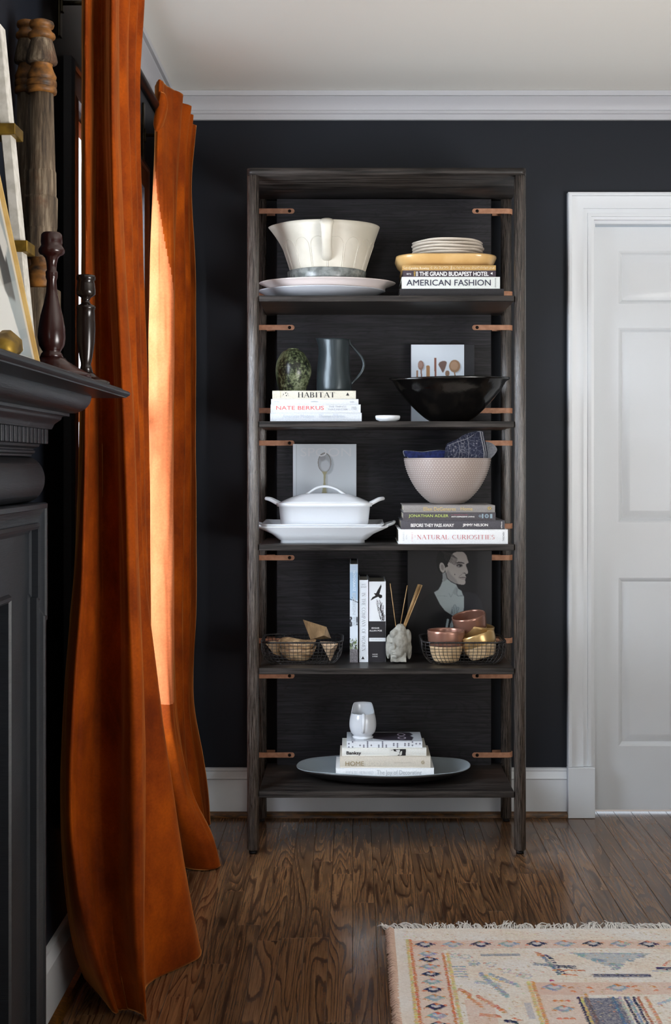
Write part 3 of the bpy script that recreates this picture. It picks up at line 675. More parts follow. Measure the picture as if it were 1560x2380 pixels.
C.line([(970, 862), (970, 890)], 3.6, (150, 112, 86)); C.poly([(991, 850), (999, 852), (999, 895), (991, 895)], (164, 122, 84), 1); C.ell(995, 853, 4, 4, (164, 122, 84), 1)
C.poly([(1009.5, 831.5), (1014.5, 831.5), (1014, 890), (1010.5, 890)], (128, 80, 66), 1)
C.poly([(1022, 842), (1030, 839), (1038, 841), (1037, 850), (1030, 866), (1024, 856), (1019.5, 848)], (110, 86, 78), 1, smooth=4); C.ell(1040, 868, 5, 7, (140, 110, 88), 1)
C.mesh('cover_print', lambda px, py: (X(px, ys), ys-.0006, Z(py, ys)), PRINT, t, label='white printed cover with wooden spoons')
def black_glaze():
    m = M('crackled_black_glaze', (20, 18, 16), .2, spec=.7); f = m.noise(m.coord(), 26, 5, .65); c = m.noise(m.coord(), 90, 3)
    m.base(m.ramp(f, [(.5, (9, 8, 8)), (.8, (26, 22, 18))])); m.l(m.ramp(f, [(.35, .12), (.7, .26)]), m.b.inputs['Roughness']); m.bump(c, .3, .0012); return m.m
yb2 = -.276; bxc = X(1044.5, yb2)
zrim = Z(882, yb2)
pr = [(.052, S2+.0002), (.058, S2+.003), (.082, S2+.018), (.112, S2+.045), (.140, S2+.075), (.158, S2+.097), (.164, S2+.104), (.166, S2+.107), (.1805, zrim-.008), (.189, zrim-.004), (.1925, zrim), (.190, zrim+.004), (.180, zrim+.003), (.160, S2+.10), (.135, S2+.075), (.1, S2+.043), (.05, S2+.012), (.001, S2+.011)]
def bb(x, y, z, a, r):
    k = (r/.19)**3; return x*(1+.012*math.sin(2*a+.5)), y*(1-.01*math.sin(3*a)), z+k*(.0035*math.sin(2*a+2.2)+.002*math.sin(3*a))
single('large_bowl', lathe(bmesh.new(), spl(pr[:6], 3)[:-1]+pr[6:], bxc, yb2, 96, sy=.71, fn=bb), black_glaze(), 'wide glossy black ceramic bowl with rolled rim in front of the white cookbook', 'bowl')
# ---------------------------------------------------------------- shelf 3, left
ys = -.135
t = standing('cookbook', 'grey-white cookbook with one embossed spoon on its cover, behind the white casserole', 681, 828.5, Z(1032, ys), S3+.0002, ys, .034, (188, 194, 200), mat=CLOTH('pale_cloth', (190, 194, 198)))
C = Canvas(681.5, 1033, 828, 1200, .8, (186, 193, 199)); C.put((C.gx > 688) & (C.gx < 689.6), (160, 166, 172), 1)
C.ell(761, 1080, 15, 23, (150, 156, 164), 6, .8); C.line([(758, 1100), (759, 1200)], 7, (152, 158, 160), 4, .7)
C.ell(754.5, 1075, 15.5, 23, (116, 112, 104), 0); C.ell(754.5, 1075.5, 14, 21.5, (150, 154, 158), 0); C.ell(756, 1082, 10.5, 13, (178, 184, 190), 6, .9); C.ell(750, 1064, 7, 8, (128, 130, 134), 5, .6)
C.poly([(748.5, 1096), (761, 1096), (757, 1104), (756.5, 1120), (759.5, 1146), (759.5, 1200), (748.5, 1200), (748.5, 1146), (752.5, 1120), (752.5, 1104)], (150, 146, 116), 1)
C.mesh('cover_print', lambda px, py: (X(px, ys), ys-.0006, Z(py, ys)), PRINT, t, label='cover print of a single spoon')
lettering('SPOON', (699, 816, 1041, 1061), ys-.0003, TX('blind_emboss', (196, 198, 202)), t)
yp = -.275
def curl(x, y, z): return 0
x0 = X(757, yp); a = .2
zl = S3+.0002; zlr = Z(1224, -.41)
t = thing('serving_platter', 'lower white rectangular platter with flared end handles, standing on the third shelf', 'platter', (X(754.5, yp), yp, zl))
hx = (893-603)/2*(D+yp)/F
cr = lambda x, y, z: .005*(abs(x)/.2)**2*(1 if z > zl+.03 else 0)
obj('platter_body', loft(bmesh.new(), [(hx*.665, .10, .02, zl), (hx*.66, .10, .02, zl+.008), (hx*.69, .105, .024, zl+.010), (hx*.80, .118, .03, zl+.028), (hx*1.02, .134, .03, zlr-.004), (hx*1.03, .137, .03, zlr-.001), (hx*1.02, .136, .03, zlr+.0005), (hx*.80, .112, .025, zl+.034), (hx*.68, .10, .02, zl+.018)], X(751.5, yp), yp, 5), PORC, t)
for sg in (-1, 1):
    xe = X(751.5, yp)+sg*hx*1.0; bm = bmesh.new()
    pts = spl([(xe-sg*.006, yp-.07, zlr-.004), (xe+sg*.006, yp-.062, zlr+.001), (xe+sg*.022, yp-.045, zlr+.006), (xe+sg*.028, yp, zlr+.010), (xe+sg*.022, yp+.045, zlr+.006), (xe+sg*.006, yp+.062, zlr+.001), (xe-sg*.006, yp+.07, zlr-.004)], 4)
    tube(bm, pts, .0045, 8); obj('handle', bm, PORC, t, smooth=60)
zu = zl+.0345; zur = zlr+.0065
t = single('serving_platter', loft(bmesh.new(), [(hx*.66, .090, .02, zu-.0155), (hx*.72, .10, .02, zu-.004), (hx*.80, .108, .02, zu+.001), (hx*.955, .129, .02, zur-.002), (hx*.96, .130, .02, zur), (hx*.94, .127, .02, zur+.0005), (hx*.80, .106, .02, zu+.006), (hx*.67, .092, .02, zu-.0102)], X(752, yp), yp, 4, fn=lambda x, y, z: (.006*max(0, abs(x)/.19-.55)*2.2*(y > 0) if z > zu+.01 else 0)), PORC, 'upper white rectangular platter nested on the lower one under the casserole', 'platter')
yc = -.270; zc0 = zu-.0085; zcr = Z(1170, yc-.1); t = thing('casserole_dish', 'white lidded casserole with two curved side handles on the stacked platters', 'casserole', (X(755, yc), yc, zc0))
cx = X(755, yc); h = lambda px: px*(D+yc)/F
obj('casserole_body', loft(bmesh.new(), [(h(88), .062, .03, zc0), (h(92), .066, .034, zc0+.003), (h(101), .080, .04, zc0+.035), (h(105), .086, .042, zcr-.012), (h(109), .090, .044, zcr-.011), (h(111), .092, .044, zcr), (h(108), .089, .042, zcr+.001), (h(104), .085, .04, zcr-.004), (h(96), .076, .035, zc0+.03), (h(84), .06, .03, zc0+.006)], cx, yc, 8), PORC, t)
lid = bmesh.new(); zlt = Z(1147, yc)
loft(lid, [(h(100), .081, .04, zcr-.003), (h(103), .084, .04, zcr+.0015), (h(98), .078, .04, zcr+.005), (h(80), .062, .034, zcr+(zlt-zcr)*.55), (h(58), .046, .03, zlt-.003), (h(45), .038, .028, zlt), (h(20), .015, .01, zlt+.001)], cx, yc, 8)
lo = obj('lid', lid, PORC, t)
pts = spl([(X(a_, yc), yc, Z(b_, yc)) for a_, b_ in ((709, 1151), (717, 1146), (735, 1134.5), (755, 1130.5), (776, 1134.5), (795, 1145), (803, 1150))], 5)
obj('lid_handle', tube(bmesh.new(), pts, .0042, 10, flat=1.5, up=(0, 0, 1)), PORC, lo, smooth=60)
for sg in (-1, 1):
    e = cx+sg*h(108); out = [(e-sg*.004, -.052, zcr-.004, 1), (e+sg*.006, -.048, zcr+.001, 1), (e+sg*.024, -.036, zcr+.010, 1), (e+sg*.037, -.015, zcr+.013, 1), (e+sg*.039, 0, zcr+.013, 1)]
    P = [(a_, yc+b_, c_) for a_, b_, c_, _ in out]; P += [(a_, 2*yc-b_, c_) for a_, b_, c_ in P[-2::-1]]
    obj('side_handle', tube(bmesh.new(), spl(P, 5), .0056, 10, flat=.8), PORC, t, smooth=60)
# ---------------------------------------------------------------- shelf 3, right
yf = -.42
zz = [S3+.0002, Z(1230.5, yf), Z(1209.5, yf), Z(1191, yf), Z(1174.5, yf)]
b = book('coffee_table_book', 'thick white art book with red serif capitals, bottom of the stack under the dotted bowl', 926, 1181, zz[0], zz[1], yf, .315, (228, 230, 232))
lettering('NATURAL CURIOSITIES', (969.5, 1149.5, 1243, 1253.5), yf, TX('crimson_ink', (186, 66, 66)), b, serif=True, heavy=.12, gap=.14)
lettering('CABINET', (956.5, 960, 1237, 1258), yf, TX('crimson_ink', (206, 120, 120)), b, rot=2, serif=True, name='subtitle'); lettering('OF', (963.5, 966.5, 1243.5, 1249), yf, TX('crimson_ink', (206, 120, 120)), b, rot=2, serif=True, name='subtitle')
lettering('ALBERTUS', (936.5, 940, 1236, 1258), yf, GRI, b, rot=2, serif=True, name='author'); lettering('SEBA', (943.5, 946.5, 1243, 1254), yf, GRI, b, rot=2, serif=True, name='author')
lettering('TASCHEN', (1168.5, 1172.5, 1236.5, 1258), yf, TEXTK, b, rot=2, name='publisher')
b = book('coffee_table_book', 'dark grey book with bold white capitals, second from the bottom under the dotted bowl', 932, 1173.5, zz[1]+.0002, zz[2], yf, .30, (72, 70, 76), rough=.4)
lettering('BEFORE THEY PASS AWAY', (955, 1055.5, 1217, 1225), yf, WTX, b, bold=.03, gap=.93); lettering('JIMMY NELSON', (1075.5, 1134.5, 1217, 1225), yf, WTX, b, bold=.03, gap=.93, name='author'); lettering('teNeues', (1164, 1167.5, 1212, 1228.5), yf, WTX, b, rot=2, bold=.03, name='publisher')
b = book('coffee_table_book', 'charcoal book with lime green lettering under the grey cloth book', 937, 1152.5, zz[2]+.0002, zz[3], yf, .27, (74, 70, 74), rough=.4)
lettering('JONATHAN ADLER', (950, 1042.5, 1195.5, 1204), yf, TX('lime_ink', (188, 204, 110)), b, bold=.006); lettering('MY PRESCRIPTION FOR', (1049, 1087, 1195.7, 1197.5), yf, TX('rose_ink', (170, 80, 100)), b, name='subtitle'); lettering('ANTI-DEPRESSIVE LIVING', (1049, 1103, 1199.5, 1202.5), yf, WTX, b, bold=.03, name='subtitle')
PBL = TX('pale_blue_ink', (180, 206, 220)); bm = bmesh.new()
for cx_, r_ in ((1116, 2.3), (1131.5, 4.2), (1131.5, 2.5)):
    tube(bm, [(X(cx_+r_*math.cos(a_), yf), yf-.0006, Z(1199.5+r_*math.sin(a_), yf)) for a_ in np.linspace(0, 6.28, 20)], .0005, 4)
for px_ in (1120.5, 1122.5, 1139.5, 1141.5, 1143.3): box(bm, X(px_, yf), X(px_+1, yf), yf-.0008, yf-.0002, Z(1204.5, yf), Z(1194.5, yf))
obj('emblem', bm, PBL, b, smooth=0, kind='stuff')
b = book('coffee_table_book', 'grey cloth book with gilt serif lettering directly under the dotted bowl', 938, 1151, zz[3]+.0002, zz[4], yf, .26, (136, 132, 130))
GILT = TX('gilt_ink', (206, 178, 112)); lettering('Ellen DeGeneres', (984.5, 1059.5, 1178.5, 1187), yf, GILT, b); lettering('Home', (1071, 1098.5, 1178.5, 1186.5), yf, GILT, b)
bm = bmesh.new()
for k in range(9):
    a_ = k*.7; tube(bm, [(X(1138+5.5*math.cos(a_), yf), yf-.0005, Z(1181.5+4.5*math.sin(a_), yf)), (X(1138+2*math.cos(a_+1), yf), yf-.0005, Z(1181.5+2*math.sin(a_+1), yf))], .0007, 4)
obj('emblem', bm, GILT, b, kind='stuff')
# dotted bowl
yd = -.28; cx = X(1040, yd); t = thing('dotted_bowl', 'large blush pink bowl covered in raised white dots, on the book stack', 'bowl', (cx, yd, zz[4]+.0004))
z0_ = zz[4]+.0004; zr_ = Z(1066, yd); hb = zr_-z0_; rp = spl([(.046, 0), (.052, .02), (.074, .13), (.1, .33), (.121, .58), (.133, .8), (.1385, .97), (.1395, 1)], 5)
prf = [(r, z0_+q*hb) for r, q in rp]; PINK = M('blush_glaze', (164, 150, 144), .2, spec=.6).m
pr = prf+[(.1385, zr_+.002), (.1355, zr_)]+[(r-.005, z) for r, z in prf[-3:6:-4]]+[(.001, z0_+.008)]
obj('bowl_body', lathe(bmesh.new(), pr, cx, yd, 80), PINK, t)
bm = bmesh.new(); L = 0; acc = []; rows_ = 0
for (ra, za), (rb, zb_) in zip(prf, prf[1:]):
    acc.append((L, ra, za)); L += math.hypot(rb-ra, zb_-za)
acc.append((L, *prf[-1])); ls = [q[0] for q in acc]; sp = .0069; k = 0; s_ = .012
while s_ < L-.006:
    r = np.interp(s_, ls, [q[1] for q in acc]); z = np.interp(s_, ls, [q[2] for q in acc]); n = 84
    r2 = np.interp(s_+.002, ls, [q[1] for q in acc]); z2 = np.interp(s_+.002, ls, [q[2] for q in acc]); nx_, nz_ = (z2-z), -(r2-r); q_ = math.hypot(nx_, nz_); nx_/=q_; nz_/=q_
    for j in range(n):
        a_ = 2*math.pi*(j+.5*(k % 2))/n
        if math.sin(a_) > .35: continue
        nn = Vector((math.cos(a_)*nx_, math.sin(a_)*nx_, nz_)); p = Vector((cx+r*math.cos(a_), yd+r*math.sin(a_), z)); u = nn.orthogonal().normalized(); v_ = nn.cross(u)
        rr = .00125*min(1, r/.09); top = bm.verts.new(p+nn*.0009); rg = [bm.verts.new(p+(u*math.cos(c_)+v_*math.sin(c_))*rr-nn*.0002) for c_ in np.arange(6)*math.pi/3]
        for i_ in range(6): bm.faces.new((top, rg[i_], rg[(i_+1) % 6]))
    s_ += sp; k += 1
obj('raised_dots', bm, M('white_dots', (232, 226, 218), .25).m, t, smooth=80, kind='stuff')
# folded napkins in the bowl
NAVY = (34, 38, 66)
def napkin_mat():
    m = M('indigo_block_print', NAVY, .8); v = m.coord()
    vo = m.n('TexVoronoi', feature='DISTANCE_TO_EDGE'); vo.inputs['Scale'].default_value = 70; m.l(v, vo.inputs['Vector'])
    vo2 = m.n('TexVoronoi', feature='F1'); vo2.inputs['Scale'].default_value = 150; m.l(v, vo2.inputs['Vector'])
    c = m.mix(m.ramp(vo.outputs['Distance'], [(.02, (110, 112, 124)), (.07, (30, 34, 56))]), m.ramp(vo2.outputs['Distance'], [(.14, (112, 114, 128)), (.22, (28, 34, 62))]), .5)
    m.base(c); return m.m
NAP = napkin_mat(); HEM = M('pale_hem', (186, 188, 196), .8).m; BLUE = speck('indigo_cloth', (26, 34, 78), (40, 52, 110), 80, .85)
def slabs(name, label, poly, y, n, th, mats, group='folded napkins in the dotted bowl', dxy=(2, -1.2), swell=0):
    t = None
    pts0 = spl(poly+[poly[0]], 5)[:-1]; zmin = min(Z(b_, y) for a_, b_ in pts0); xm = X(sum(a_ for a_, b_ in pts0)/len(pts0), y)
    t = thing(name, label, 'napkin', (xm, y, zmin), group)
    for k in range(n):
        yk = y+k*(th+.0012); P = [(X(a_+dxy[0]*k, yk), Z(b_+dxy[1]*k, yk)) for a_, b_ in pts0]
        bm = prism(bmesh.new(), P, yk, yk+th)
        bmesh.ops.bevel(bm, geom=[e for e in bm.edges if abs(e.verts[0].co.y-e.verts[1].co.y) < 1e-6], offset=th*.32, segments=2, affect='EDGES')
        obj('fold', bm, mats[k % len(mats)], t, smooth=50)
    return t
t = slabs('folded_napkin', 'deep blue napkin lying low over the left rim of the dotted bowl', [(943, 1062), (940, 1052), (943, 1048), (960, 1049), (985, 1051), (1010, 1048), (1028, 1047), (1045, 1052), (1046, 1080), (1000, 1085), (958, 1078), (950, 1063)], -.295, 3, .006, [BLUE, NAP, HEM], dxy=(-1.5, -.6))
t = slabs('folded_napkin', 'rounded indigo patterned napkin standing tallest in the dotted bowl', [(1033, 1075), (1034, 1052), (1038, 1034), (1046, 1028), (1062, 1021), (1078, 1011), (1098, 1004), (1112, 1003), (1117, 1012), (1119, 1075)], -.322, 5, .0055, [NAP, HEM, NAP, HEM, NAP], dxy=(2.2, -.2))
# printed border bands of the front fold
bm = bmesh.new(); yk = -.3226
for pts in ([(1066, 1066), (1069, 1045), (1064, 1024)], [(1089, 1066), (1090, 1040), (1086, 1011)], [(1040, 1036), (1060, 1028), (1085, 1020), (1102, 1010)]):
    tube(bm, spl([(X(a_, yk), yk, Z(b_, yk)) for a_, b_ in pts], 5), .0009, 5)
for k in range(7):
    q = 1062-k*7; xx = 1077.5+(k % 2)*2-1-k*.5
    tube(bm, [(X(xx+4.5*math.cos(a_+k), yk), yk-.0002, Z(q+3*math.sin(a_+k), yk)) for a_ in np.linspace(0, 4.6, 10)], .0007, 4)
for k in range(34):
    px_, py_ = random.choice([(random.uniform(1040, 1062), random.uniform(1034, 1064)), (random.uniform(1093, 1112), random.uniform(1014, 1064))])
    tube(bm, [(X(px_+1.3*math.cos(a_), yk), yk, Z(py_+1.3*math.sin(a_), yk)) for a_ in np.linspace(0, 6.28, 7)], .0005, 4)
obj('printed_border', bm, M('printed_white', (150, 150, 158), .8).m, t, kind='stuff')
single('tea_towel', prism(bmesh.new(), [(X(a_, -.27), Z(b_, -.27)) for a_, b_ in spl([(1120, 1070), (1118, 1034), (1126, 1027), (1140, 1029), (1150, 1036), (1155, 1046), (1148, 1058), (1142, 1064), (1138, 1070), (1120, 1070)], 4)[:-1]], -.28, -.262), speck('pale_grey_linen', (150, 154, 164), (170, 174, 184), 200, .9), 'pale grey cloth bulging over the right rim of the dotted bowl', 'cloth')
# ---------------------------------------------------------------- shelf 4: baskets
WIRE = M('dark_steel_wire', (62, 60, 60), .35, .7).m
def basket(cx, y, hw, pyr, label, bw=.74):
    d = D+y; xr = X(cx, y); hx = hw*d/F; hy = .105; z0 = S4+.0012; zr = Z(pyr, y-hy*.5)
    t = thing('wire_basket', label, 'basket', (xr, y, S4), 'dark wire baskets on the fourth shelf')
    def lev(q):   # q 0 bottom .. 1 rim
        k = 1-(1-min(1, q))**3.2
        return hx*(bw+(1-bw)*k), hy*(.86+.14*k), z0+(zr-z0)*q
    def ring(q, n=7):
        a, b_, z = lev(q); return [(xr+u, y+v, z) for u, v in rrect(a, b_, .04, n)]
    def closed(bm, pts, r, seg=5, jit=0):
        P = [Vector(p)+Vector((0, 0, random.uniform(-jit, jit))) for p in pts]; tube(bm, P+[P[0]], r, seg, cap=False)
    bm = bmesh.new(); closed(bm, ring(1), .0026, 8)
    rim = obj('rim', bm, WIRE, t, smooth=60)
    bm = bmesh.new(); pts = ring(1, 10); L = 0; P = [Vector(p) for p in pts]+[Vector(pts[0])]
    n = 0
    for a, b_ in zip(P, P[1:]):
        seg = (b_-a).length; k = max(1, int(seg/.012)) if abs(b_.y-a.y) < .004 and seg > .02 else max(1, int(seg/.0035))
        for i in range(k):
            p = a.lerp(b_, (i+.5)/k); dd = (b_-a).normalized(); u = Vector((-dd.y, dd.x, 0)); R = .0034
            tube(bm, [p+u*R*math.cos(c)+Vector((0, 0, R*math.sin(c)))+dd*(.0012*(c/6.28)) for c in np.linspace(0, 6.28, 9)], .0008, 4, cap=False)
    obj('rim_wrap', bm, WIRE, t, smooth=60, kind='stuff')
    bm = bmesh.new()
    for q in (.04, .16, .30, .44, .58, .72, .86): closed(bm, ring(q), .00085, 5, .0006)
    # uprights in pairs of px spacing, carried under the floor
    def up(u0, along):
        pts = []
        for q in (1, .86, .72, .58, .44, .3, .16, .04):
            a, b_, z = lev(q); pts.append((a, b_, z))
        a0 = pts[0]
        f = u0
        A = [((xr+f*a*.93, y-b_-.0008, z) if along == 'x' else (xr-a-.0008, y+f*b_*.9, z)) for a, b_, z in pts]
        Bp = [((xr+f*a*.93, y+b_+.0008, z) if along == 'x' else (xr+a+.0008, y+f*b_*.9, z)) for a, b_, z in pts]
        tube(bm, A+Bp[::-1], .00085, 5)
    for k in range(19): up(-1+2*k/18+random.uniform(-.01, .01), 'x')
    for k in range(12): up(-1+2*k/11, 'y')
    obj('wire_mesh', bm, WIRE, t, smooth=60, kind='stuff'); return t
yB = -.29
basket(704, yB, 92, 1489, 'dark wire basket at the left of the fourth shelf, holding wooden pyramids and bark bowls')
basket(1073.5, yB, 95, 1489, 'dark wire basket at the right of the fourth shelf, holding bamboo and metallic bowls')
zf = S4+.0048
def wood_mat(name, a, b_, sc=(60, 60, 6), rough=.5):
    m = M(name, a, rough); f = m.noise(m.coord(sc), 1, 4, .6); m.base(m.ramp(f, [(.35, a), (.65, b_)])); return m.m
BARK = wood_mat('spalted_birch', (120, 84, 52), (222, 192, 150), (30, 30, 90))
BAMB = wood_mat('bamboo', (204, 172, 130), (232, 204, 164), (90, 90, 4), .4)
PYR = wood_mat('honey_wood', (112, 88, 60), (150, 122, 88), (100, 20, 20), .5)
def wbowl(name, label, cx, y, z0, r0_, r1_, h_, mat, group, wob=.003, rot=None):
    t_ = .004; pr = [(r0_, 0), (r0_+(r1_-r0_)*.35, h_*.2), (r0_+(r1_-r0_)*.75, h_*.6), (r1_, h_), (r1_-t_, h_), (r0_+(r1_-r0_)*.7-t_, h_*.6), (r0_, h_*.2), (.001, h_*.12)]
    o = single(name, lathe(bmesh.new(), [(a, b_+z0) for a, b_ in pr], cx, y, 40, fn=lambda x, yy, z, a, r: (x, yy, z+(r/r1_)**3*wob*math.sin(3*a+1))), mat, label, 'bowl', group)
    if rot: o.rotation_euler = rot
    return o
wbowl('bark_bowl', 'lower rough birch bowl inside the left wire basket', X(692, -.295), -.295, zf, .034, .060, .040, BARK, 'bark bowls in the left basket')
wbowl('bark_bowl', 'upper birch bowl nested in the other, inside the left wire basket', X(690, -.293), -.293, zf+.0200, .032, .060, .040, BARK, 'bark bowls in the left basket', .004, (0, .04, 0))
def gem(name, label, pxs_, y, dy_, mat, group):
    """solid with the outline pxs_ (ring) and two depth apexes"""
    P = [(X(a, y), y, Z(b_, y)) for a, b_ in pxs_[:-1]]; ax, ay = pxs_[-1]; bm = bmesh.new(); V = [bm.verts.new(p) for p in P]
    f_ = bm.verts.new((X(ax, y-dy_), y-dy_, Z(ay, y-dy_))); k_ = bm.verts.new((sum(p[0] for p in P)/len(P), y+dy_, sum(p[2] for p in P)/len(P)))
    for i in range(len(V)):
        bm.faces.new((V[i-1], V[i], f_)); bm.faces.new((V[i], V[i-1], k_))
    bmesh.ops.recalc_face_normals(bm, faces=bm.faces); return single(name, bm, mat, label, 'ornament', group, smooth=0)
gem('wooden_pyramid', 'pointed faceted wooden ornament sticking up out of the left basket', [(704, 1440), (759, 1457), (770, 1484), (722, 1487), (753, 1477)], -.262, .026, PYR, 'faceted wooden ornaments')
gem('wooden_pyramid', 'inverted pale wooden pyramid at the right end of the left basket', [(744, 1491), (788.5, 1492), (768, 1538), (766, 1512)], -.325, .022, wood_mat('pale_wood', (168, 142, 114), (190, 164, 136), (30, 10, 10)), 'faceted wooden ornaments')
gem('wooden_pyramid', 'faceted wooden ornament lying at the left end of the left basket', [(614, 1492), (641, 1489), (654, 1500), (652, 1526), (636, 1519)], -.30, .02, PYR, 'faceted wooden ornaments')
# bamboo bowls with metallic lacquer
COPP = M('copper_lacquer', (158, 116, 100), .26, .55).m; GOLD = M('gold_lacquer', (190, 156, 104), .28, .55).m
SLAT = None
def lacq(label, cx, y, z, r, h_, met, rot, name='lacquered_bowl'):
    t = thing(name, label, 'bowl', (cx, y, z), 'bamboo bowls with metallic lacquer')
    rb = r*.66; f = lambda q: rb+(r-rb)*math.sin(q*math.pi/2)**.85; sp = .52
    pr = [(rb*.9, z)]+[(f(q), z+.0015+(h_*sp-.0015)*q/sp) for q in np.linspace(0, sp, 8)]
    obj('bamboo_body', lathe(bmesh.new(), pr, cx, y, 44), BAMB, t)
    pr = [(f(q)+.0002, z+h_*q) for q in np.linspace(sp, 1, 8)]+[(r-.0012, z+h_+.001), (r-.003, z+h_)]+[(f(q)-.0035, z+h_*q) for q in np.linspace(.95, .1, 8)]+[(.001, z+h_*.08)]
    obj('lacquer_band', lathe(bmesh.new(), pr, cx, y, 44, cap=False), met, t)
    t.rotation_euler = rot; return t
lacq('upright copper-rimmed bamboo bowl at the left inside the right wire basket', X(1037, -.33), -.33, zf, .0588, .098, COPP, (0, 0, 0))
lacq('upright gold-rimmed bamboo bowl behind the others, holding the tilted copper bowl', X(1096, -.235), -.235, zf+.008, .0610, .098, GOLD, (math.radians(2), math.radians(8), 0))
lacq('tilted copper bowl, topmost in the right wire basket', X(1101, -.235), -.235, zf+.045, .0550, .094, COPP, (math.radians(9), math.radians(-11), 0))
lacq('gold-lined bamboo bowl tipped onto its side at the right of the right basket', X(1124, -.337), -.337, zf+.012, .0575, .075, GOLD, (math.radians(-6), math.radians(-17), 0))
# ---------------------------------------------------------------- shelf 4: upright books, diffuser, portrait book
WB = CLOTH('white_jacket', (214, 220, 226)); ub = 'books standing upright on the fourth shelf'
t = upright('hardback_book', 'tallest upright book, pale blue landscape spine, left of the other two', 813.5, 832, 1311, S4+.0002, -.325, .24, WB, ub)
C = Canvas(813.5, 1312, 832, 1539.5, .8, (206, 216, 226)); C.put(C.gy < 1395, (150, 180, 208), 8, .8); C.put(C.gy < 1330, (196, 210, 224), 10, .7)
C.line([(813, 1392), (820, 1395), (832, 1400)], 1.6, (50, 52, 60)); C.line([(818, 1388), (822, 1395)], 1, (60, 60, 66))
for k in range(60): C.ell(random.uniform(814, 832), random.uniform(1485, 1508), random.uniform(.8, 2), random.uniform(1, 4), random.choice([(60, 74, 50), (120, 140, 80), (46, 52, 44), (180, 190, 180)]), 0, .8)
for k in range(22): C.ell(random.choice([815, 817, 830]), random.uniform(1435, 1455), 1.6, 2.5, (50, 54, 60), 0, .8)
C.put(C.gy > 1509, (120, 118, 122)); 
for k in range(120): C.ell(random.uniform(814, 832), random.uniform(1510, 1539), 1, .7, random.choice([(90, 88, 92), (150, 148, 152)]), 0, .7)
C.mesh('spine_print', lambda px, py: (X(px, -.325), -.3256, Z(py, -.325)), PRINT, t)
lettering('NOVOGRATZ', (820.5, 826.5, 1326, 1374), -.326, TX('ice_ink', (222, 232, 240)), t, rot=1, bold=.01); lettering('DESIGN FIX', (819.5, 826.5, 1379, 1455), -.326, TX('pale_ink', (186, 196, 204)), t, rot=1, bold=.03, name='subtitle')
t = upright('hardback_book', 'white upright book with long thin black serif title, middle of the three', 835, 856, 1348, S4+.0002, -.32, .20, WB, ub)
lettering('IN THE COMPANY OF WOMEN', (841, 849.5, 1378, 1513), -.32, TEXTK, t, rot=1, serif=True, heavy=.1, gap=.12)
lettering('GRACE', (840, 850, 1357, 1360.5), -.32, GRI, t, name='author'); lettering('BONNEY', (839, 852, 1362.5, 1366), -.32, GRI, t, name='author')
bm = bmesh.new(); bm.faces.new([bm.verts.new((X(a, -.32), -.3208, Z(b_, -.32))) for a, b_ in ((840, 1532), (847.5, 1532), (843.7, 1525))]); obj('emblem', bm, TEXTK, t, smooth=0)
yy = -.315
t = upright('hardback_book', 'thick white upright book with black bird and black lower band, right of the three', 857.5, 897, 1351.5, S4+.0002, yy, .21, WB, ub)
C = Canvas(857.8, 1352.5, 896.5, 1538, .7, (222, 226, 230)); C.put(C.gy > 1443.5, (38, 36, 40)); C.put((C.gy > 1482) & (C.gy < 1490.5), (214, 218, 222))
C.poly([(869, 1379), (874, 1379), (880, 1368), (886, 1358), (887, 1363), (884, 1374), (882, 1381), (888, 1383), (889, 1388), (884, 1391), (879, 1387), (872, 1390), (865, 1394), (861, 1396), (866, 1388), (873, 1384)], (24, 22, 24))
for k in range(13):
    x_, y_ = 889+random.uniform(-3, 5), 1443
    for j in range(7):
        nx, ny = x_+random.uniform(-4, 1.5), y_-random.uniform(3, 9); C.line([(x_, y_), (nx, ny)], .9, (40, 38, 42)); x_, y_ = (nx, ny) if nx > 872 else (x_, ny)
C.mesh('spine_print', lambda px, py: (X(px, yy), yy-.0006, Z(py, yy)), PRINT, t)
lettering('EDGAR', (864, 882, 1458, 1461.3), yy-.0003, WTX, t, bold=.03, name='author'); lettering('ALLAN POE', (858.5, 888, 1464, 1467.5), yy-.0003, WTX, t, bold=.03, name='author')
lettering('TALES AND POEMS', (862, 889, 1485, 1487), yy-.0003, GRI, t); lettering('BARNES', (866, 878, 1519.5, 1522), yy-.0003, WTX, t, name='publisher'); lettering('& NOBLE', (866, 878, 1524, 1527), yy-.0003, WTX, t, name='publisher')
# stone head diffuser
STONE = speck('weathered_stone', (132, 130, 122), (158, 156, 147), 55, .9, .6, detail=6)
ysn = -.33; bm = bmesh.new(); cx = X(928, ysn); zt_ = Z(1449, ysn); sc = (D+ysn)/F
def ell3(px, py, dyy, a, b_, c):
    bmesh.ops.create_uvsphere(bm, u_segments=20, v_segments=14, radius=1, matrix=Matrix.Translation((X(px, ysn), ysn+dyy, Z(py, ysn)))@Matrix.Diagonal((a*sc, b_*sc, c*sc, 1)))
ell3(927, 1492, 0, 24, 24, 36); ell3(931, 1463, .0, 13, 14, 14); ell3(925, 1510, -.004, 21, 22, 22); ell3(926, 1520, 0, 18, 18, 16); ell3(948, 1484, .002, 9, 13, 22); ell3(917, 1473, -.012, 12, 12, 12)
ell3(903, 1508, .004, 6.5, 8, 24); ell3(951, 1508, .004, 7, 9, 25); ell3(906, 1488, .003, 8, 10, 14); ell3(916, 1499, -.028, 4, 5, 9); ell3(917, 1512, -.026, 8, 4, 2.4); ell3(917, 1516, -.025, 6.5, 4, 2.4); ell3(918, 1523, -.02, 9, 7, 6)
ell3(909, 1491, -.020, 6, 5, 2.2); ell3(928, 1489, -.023, 7, 5, 2.4)
box(bm, X(908, ysn), X(944, ysn), ysn-.023, ysn+.02, S4+.0050, Z(1515, ysn))
